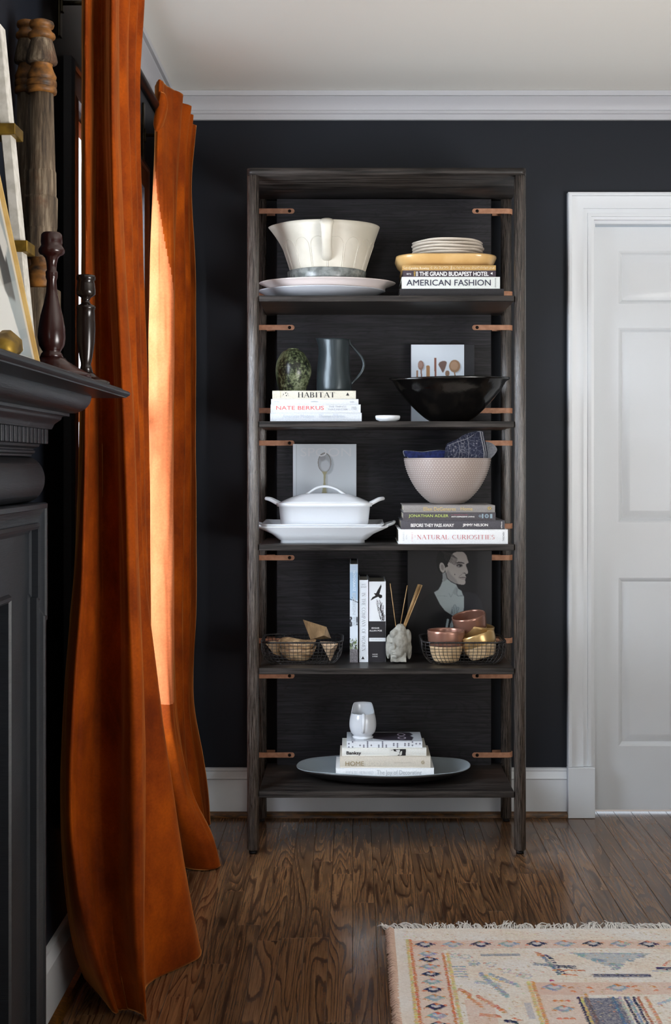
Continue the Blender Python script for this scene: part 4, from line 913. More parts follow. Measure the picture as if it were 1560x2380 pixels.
t = single('reed_diffuser', bm, STONE, 'weathered grey stone head diffuser beside the upright books, holding thin reeds', 'diffuser', smooth=0)
rm = t.modifiers.new('remesh', 'REMESH'); rm.mode = 'VOXEL'; rm.voxel_size = .0013; rm.use_smooth_shade = True
tx = bpy.data.textures.new('stone_relief', 'CLOUDS'); tx.noise_scale = .012; tx.noise_depth = 3; dm = t.modifiers.new('relief', 'DISPLACE'); dm.texture = tx; dm.strength = .0035; dm.mid_level = .6
REED = speck('reed', (150, 118, 76), (184, 150, 104), 60, .6, aniso=(1, 1, .1))
rl = ['leftmost reed leaning left out of the stone head', 'single upright reed in the middle of the stone head']+['reed in the bundle leaning right out of the stone head']*5
for k, (xa, ya, xb, yb_) in enumerate([(907, 1356, 921, 1462), (947, 1360, 929, 1462), (972, 1358, 935, 1462), (974.5, 1358, 936, 1463), (977, 1358.5, 937, 1464), (979.5, 1359, 938, 1465), (981.5, 1360, 939, 1466)]):
    y1 = ysn+.004*(k % 3)
    single('reed', tube(bmesh.new(), [(X(xb, ysn), ysn-.001, Z(yb_, ysn)), (X(xa, y1), y1, Z(ya, y1))], .0014, 7), REED, rl[k], 'reed', 'reeds in the stone diffuser')
ys = -.135
t = standing('photography_book', 'large black book with monochrome portrait of a woman in profile, behind the right basket', 947.5, 1143.5, .918, S4+.0002, ys, .036, (22, 22, 26), mat=CLOTH('black_jacket', (20, 20, 24), (24, 24, 28)))
C = Canvas(948, 1281, 1143, 1518, .85, (25, 24, 27))
C.put((C.gx > 1110) & (C.gx < 1143), (33, 32, 36), 10, .6)
P = lambda pts: [(1000+a/11.61, 1275+b_/11.61) for a, b_ in pts]
C.poly(P([(860, 1190), (1050, 1170), (1250, 1230), (1380, 1400), (1440, 1700), (1500, 2400), (-400, 2600), (-300, 1700), (-150, 1350), (110, 1180), (500, 1700)]), (40, 40, 45), 5)
C.poly(P([(-560, 2600), (-330, 1500), (-100, 1260), (110, 1180), (300, 1520), (560, 1790), (700, 1850), (700, 3000)]), (17, 17, 21), 2)
C.poly(P([(350, 650), (330, 880), (280, 1010), (220, 1110), (105, 1180), (170, 1320), (260, 1500), (400, 1680), (590, 1800), (700, 1835), (820, 1770), (905, 1670), (918, 1500), (915, 1300), (880, 1240), (850, 1140), (760, 1080), (700, 960), (700, 760), (500, 640)]), (164, 174, 174), 1)
C.poly(P([(590, 1200), (700, 1010), (760, 1100), (700, 1260)]), (140, 148, 148), 4, .7); C.line(P([(720, 1060), (720, 1250), (760, 1280), (880, 1270)]), 1.5, (96, 104, 108), 2, .8); C.line(P([(510, 1210), (560, 1310), (600, 1230)]), 1.2, (120, 128, 130), 2, .8); C.line(P([(200, 1280), (330, 1275), (450, 1290)]), 1.2, (132, 140, 142), 2, .8)
C.poly(P([(330, 640), (350, 900), (470, 830), (420, 640)]), (138, 142, 142), 3)
C.poly(P([(420, 640), (450, 780), (520, 860), (640, 910), (760, 960), (900, 975), (945, 950), (955, 900), (945, 850), (960, 800), (972, 765), (945, 700), (985, 690), (1025, 660), (1022, 610), (990, 520), (965, 440), (1000, 400), (1040, 378), (1010, 290), (985, 200), (930, 120), (860, 85), (700, 70), (560, 130), (520, 260), (480, 400), (410, 500), (400, 560)]), (172, 164, 158), 1, smooth=2)
C.poly(P([(430, 650), (470, 800), (560, 880), (760, 960), (700, 830), (560, 700), (480, 560)]), (138, 134, 130), 7, .8)
C.poly(P([(470, 0), (900, 70), (700, 90), (590, 150), (540, 280), (470, 420), (480, 490), (410, 510), (380, 640), (340, 660), (250, 640), (180, 480), (170, 250), (260, 60)]), (9, 8, 9), 1, smooth=2)
for k in range(26):
    a_ = 300+k*11; C.line(P([(a_, 60+k*3), (a_+90+k*3, 150+k*5), (a_+100, 300+k*6)]), .7, random.choice([(44, 42, 42), (60, 57, 56), (20, 19, 19)]), 1, .7)
C.ell(*P([(325, 515)])[0], 6.8, 12.5, (20, 19, 20), 0, 1, -12); C.ell(*P([(328, 513)])[0], 6.4, 12, (172, 164, 158), 1, 1, -12); C.ell(*P([(330, 505)])[0], 3.6, 7, (132, 126, 122), 2, .9, -12)
C.poly(P([(690, 390), (770, 355), (850, 365), (930, 390), (920, 410), (820, 390), (720, 400)]), (50, 46, 46), 1); C.ell(*P([(790, 455)])[0], 7.5, 4.5, (96, 90, 88), 4, .8)
C.poly(P([(690, 440), (780, 420), (860, 430), (870, 470), (800, 490), (740, 460)]), (50, 47, 48), 2, .9); C.ell(*P([(805, 465)])[0], 2.2, 1.9, (14, 14, 16), 1); C.ell(*P([(775, 468)])[0], 1.4, 1, (190, 188, 186), 0)
C.line(P([(880, 665), (930, 660), (960, 680)]), 1.3, (54, 50, 50), 1); C.line(P([(800, 790), (880, 775), (960, 785)]), 1.5, (70, 62, 62), 1); C.line(P([(860, 690), (800, 740), (770, 790)]), 1, (120, 114, 112), 2); C.ell(*P([(895, 815)])[0], 5, 2, (146, 136, 132), 2, .7)
C.ell(*P([(662, 697)])[0], .9, 1.4, (30, 28, 28), 0); C.line(P([(425, 660), (460, 800), (560, 890), (700, 960)]), 1.6, (30, 30, 32), 1, .8)
hand = (150, 162, 164); C.line(P([(560, 1790), (620, 1600)]), 3, (60, 66, 70), 4, .6)
for a in ([(520, 2500), (570, 2050), (680, 1790), (745, 1610)], [(600, 2100), (640, 1780), (620, 1610)], [(650, 1900), (690, 1700), (665, 1550)], [(430, 2500), (440, 2150), (480, 1920)]):
    C.line(P(a), 6.2, (70, 80, 84), 1, .8); C.line(P(a), 5.0, hand, 1)
C.mesh('cover_print', lambda px, py: (X(px, ys), ys-.0006, Z(py, ys)), PRINT, t, label='monochrome portrait of a woman in profile')
# ---------------------------------------------------------------- shelf 5
yp = -.262; t = thing('oval_platter', 'large oval platter, grey inside and dark outside, on the lowest shelf', 'platter', (X(891, yp), yp, S5+.0002))
zr = S5+.040; pr = [(.5, S5+.0002), (.52, S5+.003), (.68, S5+.006), (.84, S5+.014), (.95, S5+.030), (1.0, zr)]; ax = .2785; ay = .158
wv = lambda x, y, z, a, r: (x, y, z+(.0025*math.sin(3*a+.7)+.0015*math.sin(5*a))*(r > .9))
obj('platter_underside', lathe(bmesh.new(), pr+[(.94, S5+.0300), (.83, S5+.0165), (.68, S5+.008), (.001, S5+.007)], X(891.5, yp), yp, 96, ax, ay, fn=wv), M('dark_glaze', (30, 28, 28), .35).m, t)
pi = [(1.0, zr+.0002), (.995, zr+.0018), (.985, zr+.0012), (.94, S5+.0315), (.83, S5+.0165), (.68, S5+.0095), (.3, S5+.009), (.001, S5+.0088)]
obj('platter_inside', lathe(bmesh.new(), pi, X(891.5, yp), yp, 96, ax, ay, fn=wv, cap=False), M('blue_grey_glaze', (150, 160, 166), .3).m, t)
yf = -.345
zz = [S5+.0165, Z(1785, yf), Z(1757.5, yf), Z(1739.5, yf)]; yo = [yf, yf+.002, yf+.004, yf+.012]
b = book('coffee_table_book', 'white book with silver serif lettering resting directly in the oval platter', 780.5, 1009, zz[0], zz[1], yf, .165, (232, 234, 236))
lettering('PHOEBE HOWARD', (804, 868, 1792, 1800), yf, SIL, b, serif=True, heavy=.08, name='author'); lettering('The Joy of Decorating', (876, 980, 1790, 1803.5), yf, TX('silver_ink', (180, 184, 188)), b)
b = book('coffee_table_book', 'ivory linen book with gilt thin capitals between the white books on the platter', 790, 1001, zz[1]+.0002, zz[2], yo[1], .16, (206, 198, 184))
lettering('HOME', (803, 846, 1769.5, 1780), yo[1], TX('tan_ink', (150, 132, 92)), b); lettering('BODY', (851, 893, 1770, 1779.5), yo[1], TX('sand_ink', (222, 214, 198)), b); lettering('JOANNA GAINES', (916, 956, 1771.5, 1774.5), yo[1], TX('sand_ink', (176, 168, 152)), b, name='author')
bm = bmesh.new(); tube(bm, [(X(983+3.6*math.cos(a), yo[1]), yo[1]-.0005, Z(1772+3.6*math.sin(a), yo[1])) for a in np.linspace(0, 6.28, 18)], .0006, 4)
for d_ in ((3.4, 0), (0, 3.4)): tube(bm, [(X(983-d_[0], yo[1]), yo[1]-.0005, Z(1772-d_[1], yo[1])), (X(983+d_[0], yo[1]), yo[1]-.0005, Z(1772+d_[1], yo[1]))], .0004, 4)
obj('emblem', bm, TX('tan_ink', (160, 140, 96)), b, kind='stuff')
b = book('coffee_table_book', 'off-white book with bold black name and black figure on its spine, on the platter stack', 795, 991.5, zz[2]+.0002, zz[3], yo[2], .157, (222, 222, 216))
lettering('Banksy', (805.5, 839.5, 1746, 1756), yo[2], TEXTK, b, bold=.03)
C = Canvas(905, 1741, 946, 1756, .5, (222, 222, 216)); C.poly([(914, 1741), (944, 1741), (943, 1757), (922, 1757), (930, 1752), (924, 1747), (916, 1746)], (34, 32, 34)); C.poly([(920, 1743), (930, 1742), (929, 1749), (925, 1751)], (214, 214, 210)); C.poly([(931, 1747), (935, 1745), (934, 1754), (928, 1757)], (206, 206, 200)); C.line([(909, 1744), (916, 1742)], 1, (60, 60, 60))
C.mesh('spine_print', lambda px, py: (X(px, yo[2]), yo[2]-.0006, Z(py, yo[2])), PRINT, b)
y4 = yo[3]; z4 = Z(1723, y4)
b = book('coffee_table_book', 'white paperback with grey dotted spine and charcoal cover picture, under the small creamer', 806, 982, zz[3]+.0002, z4, y4, .148, (212, 216, 222), hard=False)
bm = bmesh.new(); DOT = TX('grey_dots', (120, 122, 134))
for k in range(20):
    for j in range(4):
        if random.random() < .42: bmesh.ops.create_circle(bm, cap_ends=True, segments=12, radius=.0027, matrix=Matrix.Translation((X(811+k*8.7, y4), y4-.0006, Z(1724.5+j*3.9, y4)))@Matrix.Rotation(math.pi/2, 4, 'X'))
obj('dots', bm, DOT, b, smooth=0, kind='stuff')
x0, x1 = X(806, y4), X(982, y4); C = Canvas(0, 0, 1, 1, .008, (208, 212, 218))
C.poly([(.2, .06), (.86, .06), (.90, .3), (.86, .45), (.9, .6), (.87, .93), (.5, .9), (.36, .75), (.28, .5), (.2, .4)], (62, 56, 66), 1); C.put((C.gx > .05) & (C.gx < .11) & (np.sin(C.gy*40) > 0), (110, 112, 120)); C.put((C.gx > .22) & (C.gx < .34) & (np.sin(C.gy*70) > .5), (70, 66, 74))
for cy_ in (.3, .66): C.ell(.74, cy_, .055, .14, (210, 196, 214)); C.ell(.74, cy_, .038, .10, (40, 34, 42))
C.mesh('cover_print', lambda u, v: (x0+.002+(x1-x0-.004)*u, y4+.146-.143*v, z4+.0004), PRINT, b)
# creamer
ycr = -.275; cx = X(843.5, ycr); z0_ = z4+.001; t = thing('creamer', 'small white porcelain creamer with handle facing out, on the dotted paperback', 'jug', (cx, ycr, z0_))
k_ = (D+ycr)/F; hC = 76*k_
prf = [(24*k_, 0), (24*k_, .003), (21*k_, .006), (23*k_, .010), (28*k_, .018), (31*k_, .034), (31*k_, .052), (29.5*k_, .070), (27.5*k_, .082), (27*k_, .0875)]
pr = [(r, z0_+z) for r, z in spl(prf, 4)]; pr += [(r-.0025, z) for r, z in pr[::-4]][0:-2]+[(.001, z0_+.008)]
def cre(x, y, z, a, r):
    q = max(0, (z-z0_-.045)/.0425); k = max(0, math.sin(a)); k = min(1, k*1.5); k = k*k*(3-2*k); return x*(1-.05*q*k), y+.010*q*q*k, z+.018*q**1.3*k-.009*q*(1-k)
obj('jug_body', lathe(bmesh.new(), pr, cx, ycr, 64, fn=cre), PORC, t)
yh = ycr-29*k_; hp = spl([(cx+.002, yh+.003, z0_+.078), (cx+.002, yh-.010, z0_+.080), (cx+.002, yh-.022, z0_+.068), (cx+.002, yh-.024, z0_+.048), (cx+.001, yh-.016, z0_+.030), (cx, yh+.004, z0_+.022)], 6)
obj('handle', tube(bmesh.new(), hp, .0055, 12, flat=.7, up=(1, 0, 0)), PORC, t, smooth=70)
# ================================================================ curtains and rod
def rod():
    ry, rx, rz = (-1.95, -.22), -.578, 2.245
    t = thing('curtain_rod', 'thick black curtain rod on brass wall brackets above the window', 'curtain rod', (rx, -1.05, rz))
    bm = bmesh.new(); tube(bm, [(rx, ry[0], rz), (rx, ry[1], rz)], .0135, 20)
    obj('pole', bm, IRON, t, smooth=60)
    for y in ry: obj('finial', lathe(bmesh.new(), [(.010, rz-.022), (.02, rz-.012), (.023, rz), (.02, rz+.012), (.008, rz+.022)], rx, y, 20), IRON, t)
    bmt = speck('dark_brass', (78, 72, 58), (106, 98, 78), 40, .4, metal=.8)
    for y in (-1.56, -.37):
        bm = bmesh.new(); box(bm, WX+.0005, WX+.006, y-.011, y+.011, rz-.10, rz+.075, .001, 1)
        box(bm, WX+.006, WX+.011, y-.008, y+.008, rz-.045, rz-.005, .001, 1)
        tube(bm, [(WX+.008, y, rz-.024), (rx, y, rz-.024)], .0055, 10); tube(bm, [(rx, y, rz-.026), (rx, y, rz-.012)], .006, 10)
        obj('bracket', bm, bmt, t, kind=None)
rod()
def curtain(name, label, keys, loc, rev=None):
    zs = sorted(keys, reverse=True); NU, NV = 12, 200
    rows = [spl([((px-CX)*d/F, d-D) for px, d in keys[z]], NU) for z in zs]; A = np.array(rows)          # (K, U, 2)
    zq = np.concatenate([np.linspace(zs[0], zs[1], 24)[:-1], np.linspace(zs[1], zs[-1], NV)]); K = len(zs); out = np.zeros((len(zq), A.shape[1], 2))
    h = np.array(zs[::-1]); V = A[::-1]
    m = np.zeros_like(V)                                                                                     # Hermite slopes down the cloth
    for i in range(K):
        if i == 0: m[i] = (V[1]-V[0])/(h[1]-h[0])
        elif i == K-1: m[i] = (V[-1]-V[-2])/(h[-1]-h[-2])
        else: m[i] = ((V[i]-V[i-1])/(h[i]-h[i-1])+(V[i+1]-V[i])/(h[i+1]-h[i]))/2
    for r, z in enumerate(zq):
        i = min(max(np.searchsorted(h, z)-1, 0), K-2); L = h[i+1]-h[i]; t = (z-h[i])/L
        out[r] = (2*t**3-3*t*t+1)*V[i]+(t**3-2*t*t+t)*L*m[i]+(-2*t**3+3*t*t)*V[i+1]+(t**3-t*t)*L*m[i+1]
    bm = bmesh.new(); G_ = []
    for r, z in enumerate(zq):
        row = []
        for u in range(A.shape[1]):
            x, y = out[r, u]; q = 1-z/2.3
            n_ = mnoise.noise(Vector((u*.11, z*1.3, 3+loc[1])))*.010*min(1, q*1.5)+mnoise.noise(Vector((u*.4, z*5, 9)))*.0028
            x = x+n_; y = y-n_*.6
            x = max(x, WX+.022 if z > .17 else WX+.036)
            row.append(bm.verts.new((x, y, max(z, .004))))
        G_.append(row)
    for a, b in zip(G_, G_[1:]):
        for j in range(len(a)-1):
            f_ = bm.faces.new((a[j], b[j], b[j+1], a[j+1]))
            if rev and .5 < a[j].co.z and j < rev*min(1, max(0, (2.2-a[j].co.z)/.55)): f_.material_index = 1  # leading folds get the paler colour that paints in the sun strip
    o = obj(name, bm, [VELVET, SUNLIT] if rev else VELVET, smooth=75, label=label, cat='curtain', loc=loc)
    sm = o.modifiers.new('thickness', 'SOLIDIFY'); sm.thickness = .0035; sm.offset = 0
    return o
near = {
 2.35: [(194,2.78),(228,2.71),(281,2.80),(236,2.92),(307,3.02),(268,3.10),(322,3.16),(296,3.22),(334,3.30),(312,3.38)],
 2.12: [(193,2.78),(228,2.72),(273,2.80),(244,2.90),(296,3.00),(268,3.08),(313,3.15),(292,3.22),(325,3.28),(306,3.36)],
 1.75: [(192,2.80),(230,2.71),(279,2.79),(240,2.92),(304,3.01),(270,3.10),(320,3.17),(295,3.24),(331,3.30),(308,3.38)],
 1.3:  [(187,2.82),(222,2.72),(304,2.80),(256,2.95),(320,3.04),(282,3.12),(333,3.18),(302,3.26),(341,3.32),(314,3.40)],
 .95:  [(174,2.86),(212,2.76),(320,2.82),(275,2.98),(333,3.07),(300,3.15),(340,3.22),(312,3.30),(347,3.34),(320,3.42)],
 .72:  [(153,2.89),(205,2.78),(333,2.84),(296,2.99),(362,3.10),(318,3.20),(350,3.26),(325,3.33),(352,3.36),(330,3.43)],
 .47:  [(143,2.92),(205,2.80),(337,2.86),(312,3.00),(396,3.13),(345,3.26),(362,3.31),(342,3.36),(358,3.39),(340,3.44)],
 .27:  [(152,2.95),(220,2.81),(336,2.865),(322,3.02),(426,3.16),(380,3.28),(385,3.33),(360,3.37),(370,3.40),(350,3.44)],
 .12:  [(172,2.99),(235,2.84),(338,2.868),(333,3.03),(448,3.19),(405,3.30),(405,3.35),(380,3.38),(385,3.41),(360,3.45)],
 .0:   [(196,3.12),(262,2.90),(342,2.868),(343,3.04),(467,3.24),(430,3.33),(425,3.37),(400,3.40),(395,3.43),(370,3.46)]}
for k_, v_ in near.items():
    (a0, d0), (a1, d1), (a2, d2) = v_[:3]; W_ = a2-a0
    full = [(a0, d0), (a0+.07*W_, d1+.0), (a0+.16*W_, d1+.012), (a0+.42*W_, d1+.070), (a0+.66*W_, d1+.050), (a0+.86*W_, d1-.005), (a2, d2)]
    low = [(a0, d0), (a0+.45*(a1-a0), d0*.55+d1*.45), (a1, d1), (a1+.30*(a2-a1), d1+.012), (a1+.55*(a2-a1), d1+.010), (a1+.85*(a2-a1), d1-.015), (a2, d2)]
    q_ = min(1, max(0, (k_-.0)/.40)); mixd = [(f_[0]*q_+l_[0]*(1-q_), f_[1]*q_+l_[1]*(1-q_)) for f_, l_ in zip(full, low)]
    v_ = [(p_[0]-(16 if (i_ % 2 and i_ > 2 and k_ > .8) else 0), p_[1]+(.0 if i_ % 2 == 0 else .01)) for i_, p_ in enumerate(v_)]
    near[k_] = [(a0+2 if k_ > .5 else a0+12, d0+.30 if k_ > .5 else d0+.12)]+mixd+v_[3:]
curtain('velvet_curtain', 'rust orange velvet curtain panel nearest the fireplace mantel, pooling on the floor', near, (-.52, -1.6, 0))
far = {
 2.325:[(361,3.99),(372,3.92),(391,4.00),(425,4.08),(398,4.14),(444,4.21),(418,4.27),(449,4.32),(432,4.38),(456,4.45)],
 2.15: [(360,3.95),(368,3.91),(392,3.98),(416,4.05),(396,4.12),(431,4.18),(412,4.24),(439,4.30),(425,4.37),(446,4.44)],
 1.8:  [(350,3.93),(368,3.91),(399,3.925),(404,4.00),(392,4.09),(430,4.16),(412,4.22),(442,4.28),(430,4.34),(455,4.43)],
 1.2:  [(347,3.93),(368,3.90),(399,3.915),(404,3.99),(394,4.08),(428,4.15),(412,4.22),(442,4.28),(430,4.34),(456,4.43)],
 .7:   [(350,3.93),(370,3.89),(399,3.905),(403,3.98),(394,4.08),(425,4.14),(412,4.22),(440,4.28),(430,4.34),(456,4.43)],
 .42:  [(362,3.93),(380,3.87),(402,3.89),(415,3.97),(400,4.07),(428,4.13),(414,4.21),(438,4.27),(432,4.34),(450,4.43)],
 .22:  [(382,3.93),(404,3.86),(438,3.89),(447,3.96),(425,4.07),(440,4.13),(428,4.21),(455,4.27),(448,4.34),(474,4.43)],
 .1:   [(400,3.94),(432,3.88),(478,3.90),(488,3.97),(450,4.08),(455,4.14),(440,4.21),(468,4.28),(460,4.34),(486,4.42)],
 .0:   [(412,3.96),(452,3.92),(500,3.93),(506,4.00),(470,4.09),(475,4.14),(455,4.20),(478,4.28),(470,4.34),(490,4.41)]}
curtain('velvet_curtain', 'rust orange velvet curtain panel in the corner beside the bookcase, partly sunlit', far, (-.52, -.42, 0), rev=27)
fc_ = [o_ for o_ in bpy.data.objects if o_.get('category') == 'curtain'][-1]; yq = -.62
out_ = spl([(375, 213), (367, 236), (359, 268), (357, 292), (363, 306), (374, 296), (384, 268), (390, 240), (385, 219), (375, 213)], 4)[:-1]; bm = bmesh.new(); L_ = []
for k_, (off, sc_) in enumerate(((-.018, .35), (-.013, .8), (0, 1), (.012, .95), (.03, .8))):
    L_.append([bm.verts.new((X(374+(p[0]-374)*sc_, yq), yq+off, Z(258+(p[1]-258)*(.5+.5*sc_), yq))) for p in out_])
for p_, q_ in zip(L_, L_[1:]):
    for j in range(len(out_)): bm.faces.new((p_[j-1], p_[j], q_[j], q_[j-1]))
bm.faces.new(L_[0]); bm.faces.new(L_[-1][::-1]); bmesh.ops.recalc_face_normals(bm, faces=bm.faces)
obj('pinch_pleat', bm, VELVET, fc_, smooth=70)
# ================================================================ fireplace mantel
MY = -1.93   # right-hand end of the mantel shelf
mt = thing('fireplace_mantel', 'charcoal painted fireplace mantel with dentils and panelled frame, cut by the left edge', 'mantel', (WX, -2.6, 0))
YN = -3.6    # hidden near end
def mould(name, prof, end=True, smooth=32, kind=None):
    """prof: (projection from the wall, z); mitred return at the right end"""
    P = .221; bm = bmesh.new(); rings = []
    front, ret = [], []
    A = [bm.verts.new((WX+p, YN, z)) for p, z in prof]; Bm = [bm.verts.new((WX+p, MY-(P-p), z)) for p, z in prof]; Cc = [bm.verts.new((WX+.001, MY-(P-p), z)) for p, z in prof]
    for r0_, r1_ in ((A, Bm), (Bm, Cc)):
        for j in range(len(prof)-1): bm.faces.new((r0_[j], r0_[j+1], r1_[j+1], r1_[j]))
    for j in (0, -1): bm.faces.new((A[j], Bm[j], Cc[j], bm.verts.new((WX+.001, YN, prof[j][1]))))
    bmesh.ops.recalc_face_normals(bm, faces=bm.faces)
    return obj(name, bm, MANT, mt, smooth=smooth, kind=kind)
arc = lambda p0, z0, p1, z1, a0, a1, n=8: [(p0+(p1-p0)*(math.sin(math.radians(a0+(a1-a0)*k/n))-math.sin(math.radians(a0)))/(math.sin(math.radians(a1))-math.sin(math.radians(a0))), z0+(z1-z0)*(math.cos(math.radians(a0+(a1-a0)*k/n))-math.cos(math.radians(a0)))/(math.cos(math.radians(a1))-math.cos(math.radians(a0)))) for k in range(n+1)]
MZ = 1.3405
mould('mantel_shelf', [(.150, 1.3225), (.215, 1.3225), (.2152, 1.3245), (.2175, 1.3255), (.221, 1.329), (.221, 1.3325), (.2185, 1.3355), (.213, 1.3368), (.209, 1.338), (.208, MZ), (.002, MZ)])
mould('cove_moulding', [(.121, 1.2885)]+arc(.124, 1.289, .158, 1.322, 0, 90)[:]+[(.158, 1.3224)], smooth=50)
mould('bed_moulding', [(.09, 1.2585), (.0965, 1.2585), (.097, 1.2605)]+spl([(.098, 1.262), (.1005, 1.268), (.106, 1.273), (.1105, 1.277), (.1115, 1.281)], 3)+[(.1135, 1.2832), (.1235, 1.2832), (.1235, 1.2886), (.1, 1.2886)])
mould('dentil_backing', [(.05, 1.2310), (.070, 1.2310), (.070, 1.2586), (.05, 1.2586)])
y = MY-(.221-.091); k = 0
dm_ = None
while y > -2.95:
    bm = B(WX+.0695, WX+.091, y-.0200, y, 1.2312, 1.2584, .0006, 1)
    obj('dentil', bm, MANT, mt, smooth=0); y -= .0282; k += 1
mould('frieze_bead', [(.05, 1.2085), (.066, 1.2085), (.0665, 1.212), (.071, 1.2145), (.0715, 1.218), (.0685, 1.220), (.069, 1.2225), (.077, 1.226), (.0785, 1.2305), (.05, 1.2305)], smooth=45)
mould('pulvinated_frieze', [(.04, 1.1235)]+[(.056+.030*math.sin(math.radians(a)), 1.166-.0425*math.cos(math.radians(a))) for a in range(0, 181, 12)]+[(.04, 1.2085)], smooth=60)
# eared surround frame, in the plane facing the room: u = y, v = z, h = projection
yR, yE = -2.061, -2.073
to3 = lambda u, v, h: (WX+h, u, v)
fr = [(0, .03), (0, .0865), (.002, .0905), (.010, .0908), (.0115, .0875), (.016, .0855), (.030, .079), (.036, .0785), (.0365, .0835), (.042, .0865), (.047, .0835), (.0475, .072), (.055, .069), (.055, .03)]
path = [(yE, .002), (yE, .905), (yR, .905), (yR, 1.1232), (YN, 1.1232)]
obj('eared_frame', sweep(bmesh.new(), path, fr, to3), MANT, mt, smooth=28)
bm = bmesh.new(); yi = -2.262; zi = .972
box(bm, WX+.001, WX+.069, yi, yR-.01, .002, 1.115); box(bm, WX+.001, WX+.069, YN, yi, zi, 1.115)
box(bm, WX+.001, WX+.06, yR-.02, yR-.0005, .905, 1.1225); box(bm, WX+.001, WX+.06, yR-.03, yE-.0005, .002, .91)
obj('frame_panel', bm, MANT, mt, smooth=0, kind=None)
ir = [(0, .02), (0, .0705), (.004, .076), (.009, .077), (.013, .073), (.0135, .05), (.0135, .02)]
obj('inner_bead', sweep(bmesh.new(), [(yi, .002), (yi, zi), (YN, zi)], ir, to3), MANT, mt, smooth=28)
bm = bmesh.new(); box(bm, WX+.001, WX+.03, YN, yi-.0136, .002, zi-.0136)
obj('opening_surround', bm, M('slate_surround', (58, 64, 74), .4).m, mt, smooth=0, label='slate grey flat surround of the opening')
# ================================================================ things on the mantel
def old_wood():
    m = M('weathered_turned_wood', (100, 84, 66), .75); v = m.coord((60, 60, 5)); f = m.noise(v, 1.5, 5, .7); g = m.noise(m.coord(), 14, 4, .6)
    c = m.ramp(f, [(.32, (44, 34, 26)), (.5, (96, 80, 62)), (.68, (150, 134, 112))]); c = m.mix(c, m.ramp(g, [(.55, (255, 255, 255)), (.68, (200, 130, 60))]), .6, 'MULTIPLY'); m.base(c); m.bump(f, .8, .002); return m.m
OLD = old_wood(); WORN = wood_mat('worn_amber_wood', (40, 28, 18), (160, 104, 42), (26, 26, 34), .55)
def newel(label, X0, y0, mat_o=0):
    d = D+y0; s_ = d/F; t = thing('turned_post', label, 'post', (X0, y0, MZ+.0004), 'weathered turned posts on the mantel')
    z = lambda py: H-(py-CY)*s_; cpx = 97
    def seg(nm, pts, mat, sm=40): obj(nm, lathe(bmesh.new(), [(max(.0005, a*s_), z(b_)) for a, b_ in pts][::-1], X0, y0, 40), mat, t, smooth=sm)
    zb = CY+(H-MZ-.0006)/s_
    bm = B(X0-.030, X0+.030, y0-.030, y0+.030, MZ+.0005, z(672), .002, 2); obj('square_foot', bm, OLD, t)
    seg('foot_collar', [(30, 672), (33, 666), (34, 655), (32, 648), (34, 645), (34, 640), (31, 637), (33, 633), (33, 628), (28, 622), (24, 616), (26, 600), (30, 575)], WORN)
    seg('shaft', [(33, 600), (35, 535), (34.5, 532), (36, 530), (37, 464), (36.5, 461), (34, 458), (33.5, 455), (34, 453), (33.5, 402), (32.5, 399), (31.5, 397), (31, 380), (27, 219)], OLD)
    seg('neck_rings', [(27, 219), (34, 217), (35, 211), (34, 205), (30, 203), (34, 201), (35, 194), (34, 189), (30, 187), (33, 185), (34, 178), (31, 172), (28, 166), (25, 158), (24, 152), (27, 148)], WORN)
    seg('urn', [(26, 150), (35, 147), (36.5, 142), (34, 130), (28, 105), (24, 92), (25, 90)], OLD)
    seg('urn_rings', [(25, 93), (31, 88), (32, 84), (30, 79), (25, 76), (22, 70), (22, 66), (27, 64), (29, 58), (27, 52), (18, 48), (2, 47)], WORN)
    return t
newel('weathered grey-brown turned post, the front one beside the window casing', -.5855, -2.02)
n2 = newel('darker turned post behind the front one, half hidden on the mantel', -.625, -1.975)
n2.scale = (.78, .78, 1.0)
RED_W = M('oxblood_lacquer', (44, 16, 13), .24, spec=.6).m; BLK_W = M('black_lacquer_wood', (28, 18, 14), .22, spec=.6).m
def candlestick(label, X0, y0, cpx, pts, base_r, mat, group='turned wooden candlesticks'):
    d = D+y0; s_ = d/F; t = thing('candlestick', label, 'candlestick', (X0, y0, MZ+.0004), group); zb = MZ+.0006
    pr = [(max(.0005, a*s_), H-(b_-CY)*s_) for a, b_ in pts][::-1]
    hb_ = .036 if base_r > .06 else .026; base_ = [(base_r*.96, zb), (base_r, zb+.004), (base_r*.97, zb+.009), (base_r*.88, zb+.012), (base_r*.60, zb+hb_*.62), (base_r*.40, zb+hb_*.86), (base_r*.34, zb+hb_)]
    obj('base', lathe(bmesh.new(), base_, X0, y0, 44), mat, t)
    pr = [(base_r*.3, zb+hb_)]+[(r, z) for r, z in pr if z > zb+hb_+.001]
    obj('stem', lathe(bmesh.new(), pr, X0, y0, 44), mat, t, smooth=50); return t
candlestick('dark red bulbous wooden candlestick in front of the weathered post', X(120, -2.225), -2.225, 120, [(2, 545), (10, 547), (10, 540), (20, 541), (24, 546), (25, 562), (24, 570), (26, 574), (30, 580), (30, 586), (27, 591), (20, 594), (15, 600), (12, 612), (11, 628), (14, 632), (14, 636), (13.5, 640), (14, 643), (13, 647), (11, 652), (13, 680), (18, 705), (26, 735), (31, 765), (32, 785), (29, 803), (22, 815), (20, 818), (24, 822)], .068, RED_W)
candlestick('slim black wooden candlestick at the end of the mantel, against the orange curtain', -.508, -1.99, 198, [(2, 645), (15, 644), (20, 640), (22, 643), (22, 650), (19, 653), (20, 660), (22, 675), (22, 684), (18, 688), (11, 692), (8, 699), (11, 706), (19, 710), (22, 713), (22, 718), (20, 720), (21, 740), (22, 765), (20, 800), (15, 830), (11, 848), (12, 850)], .046, BLK_W)
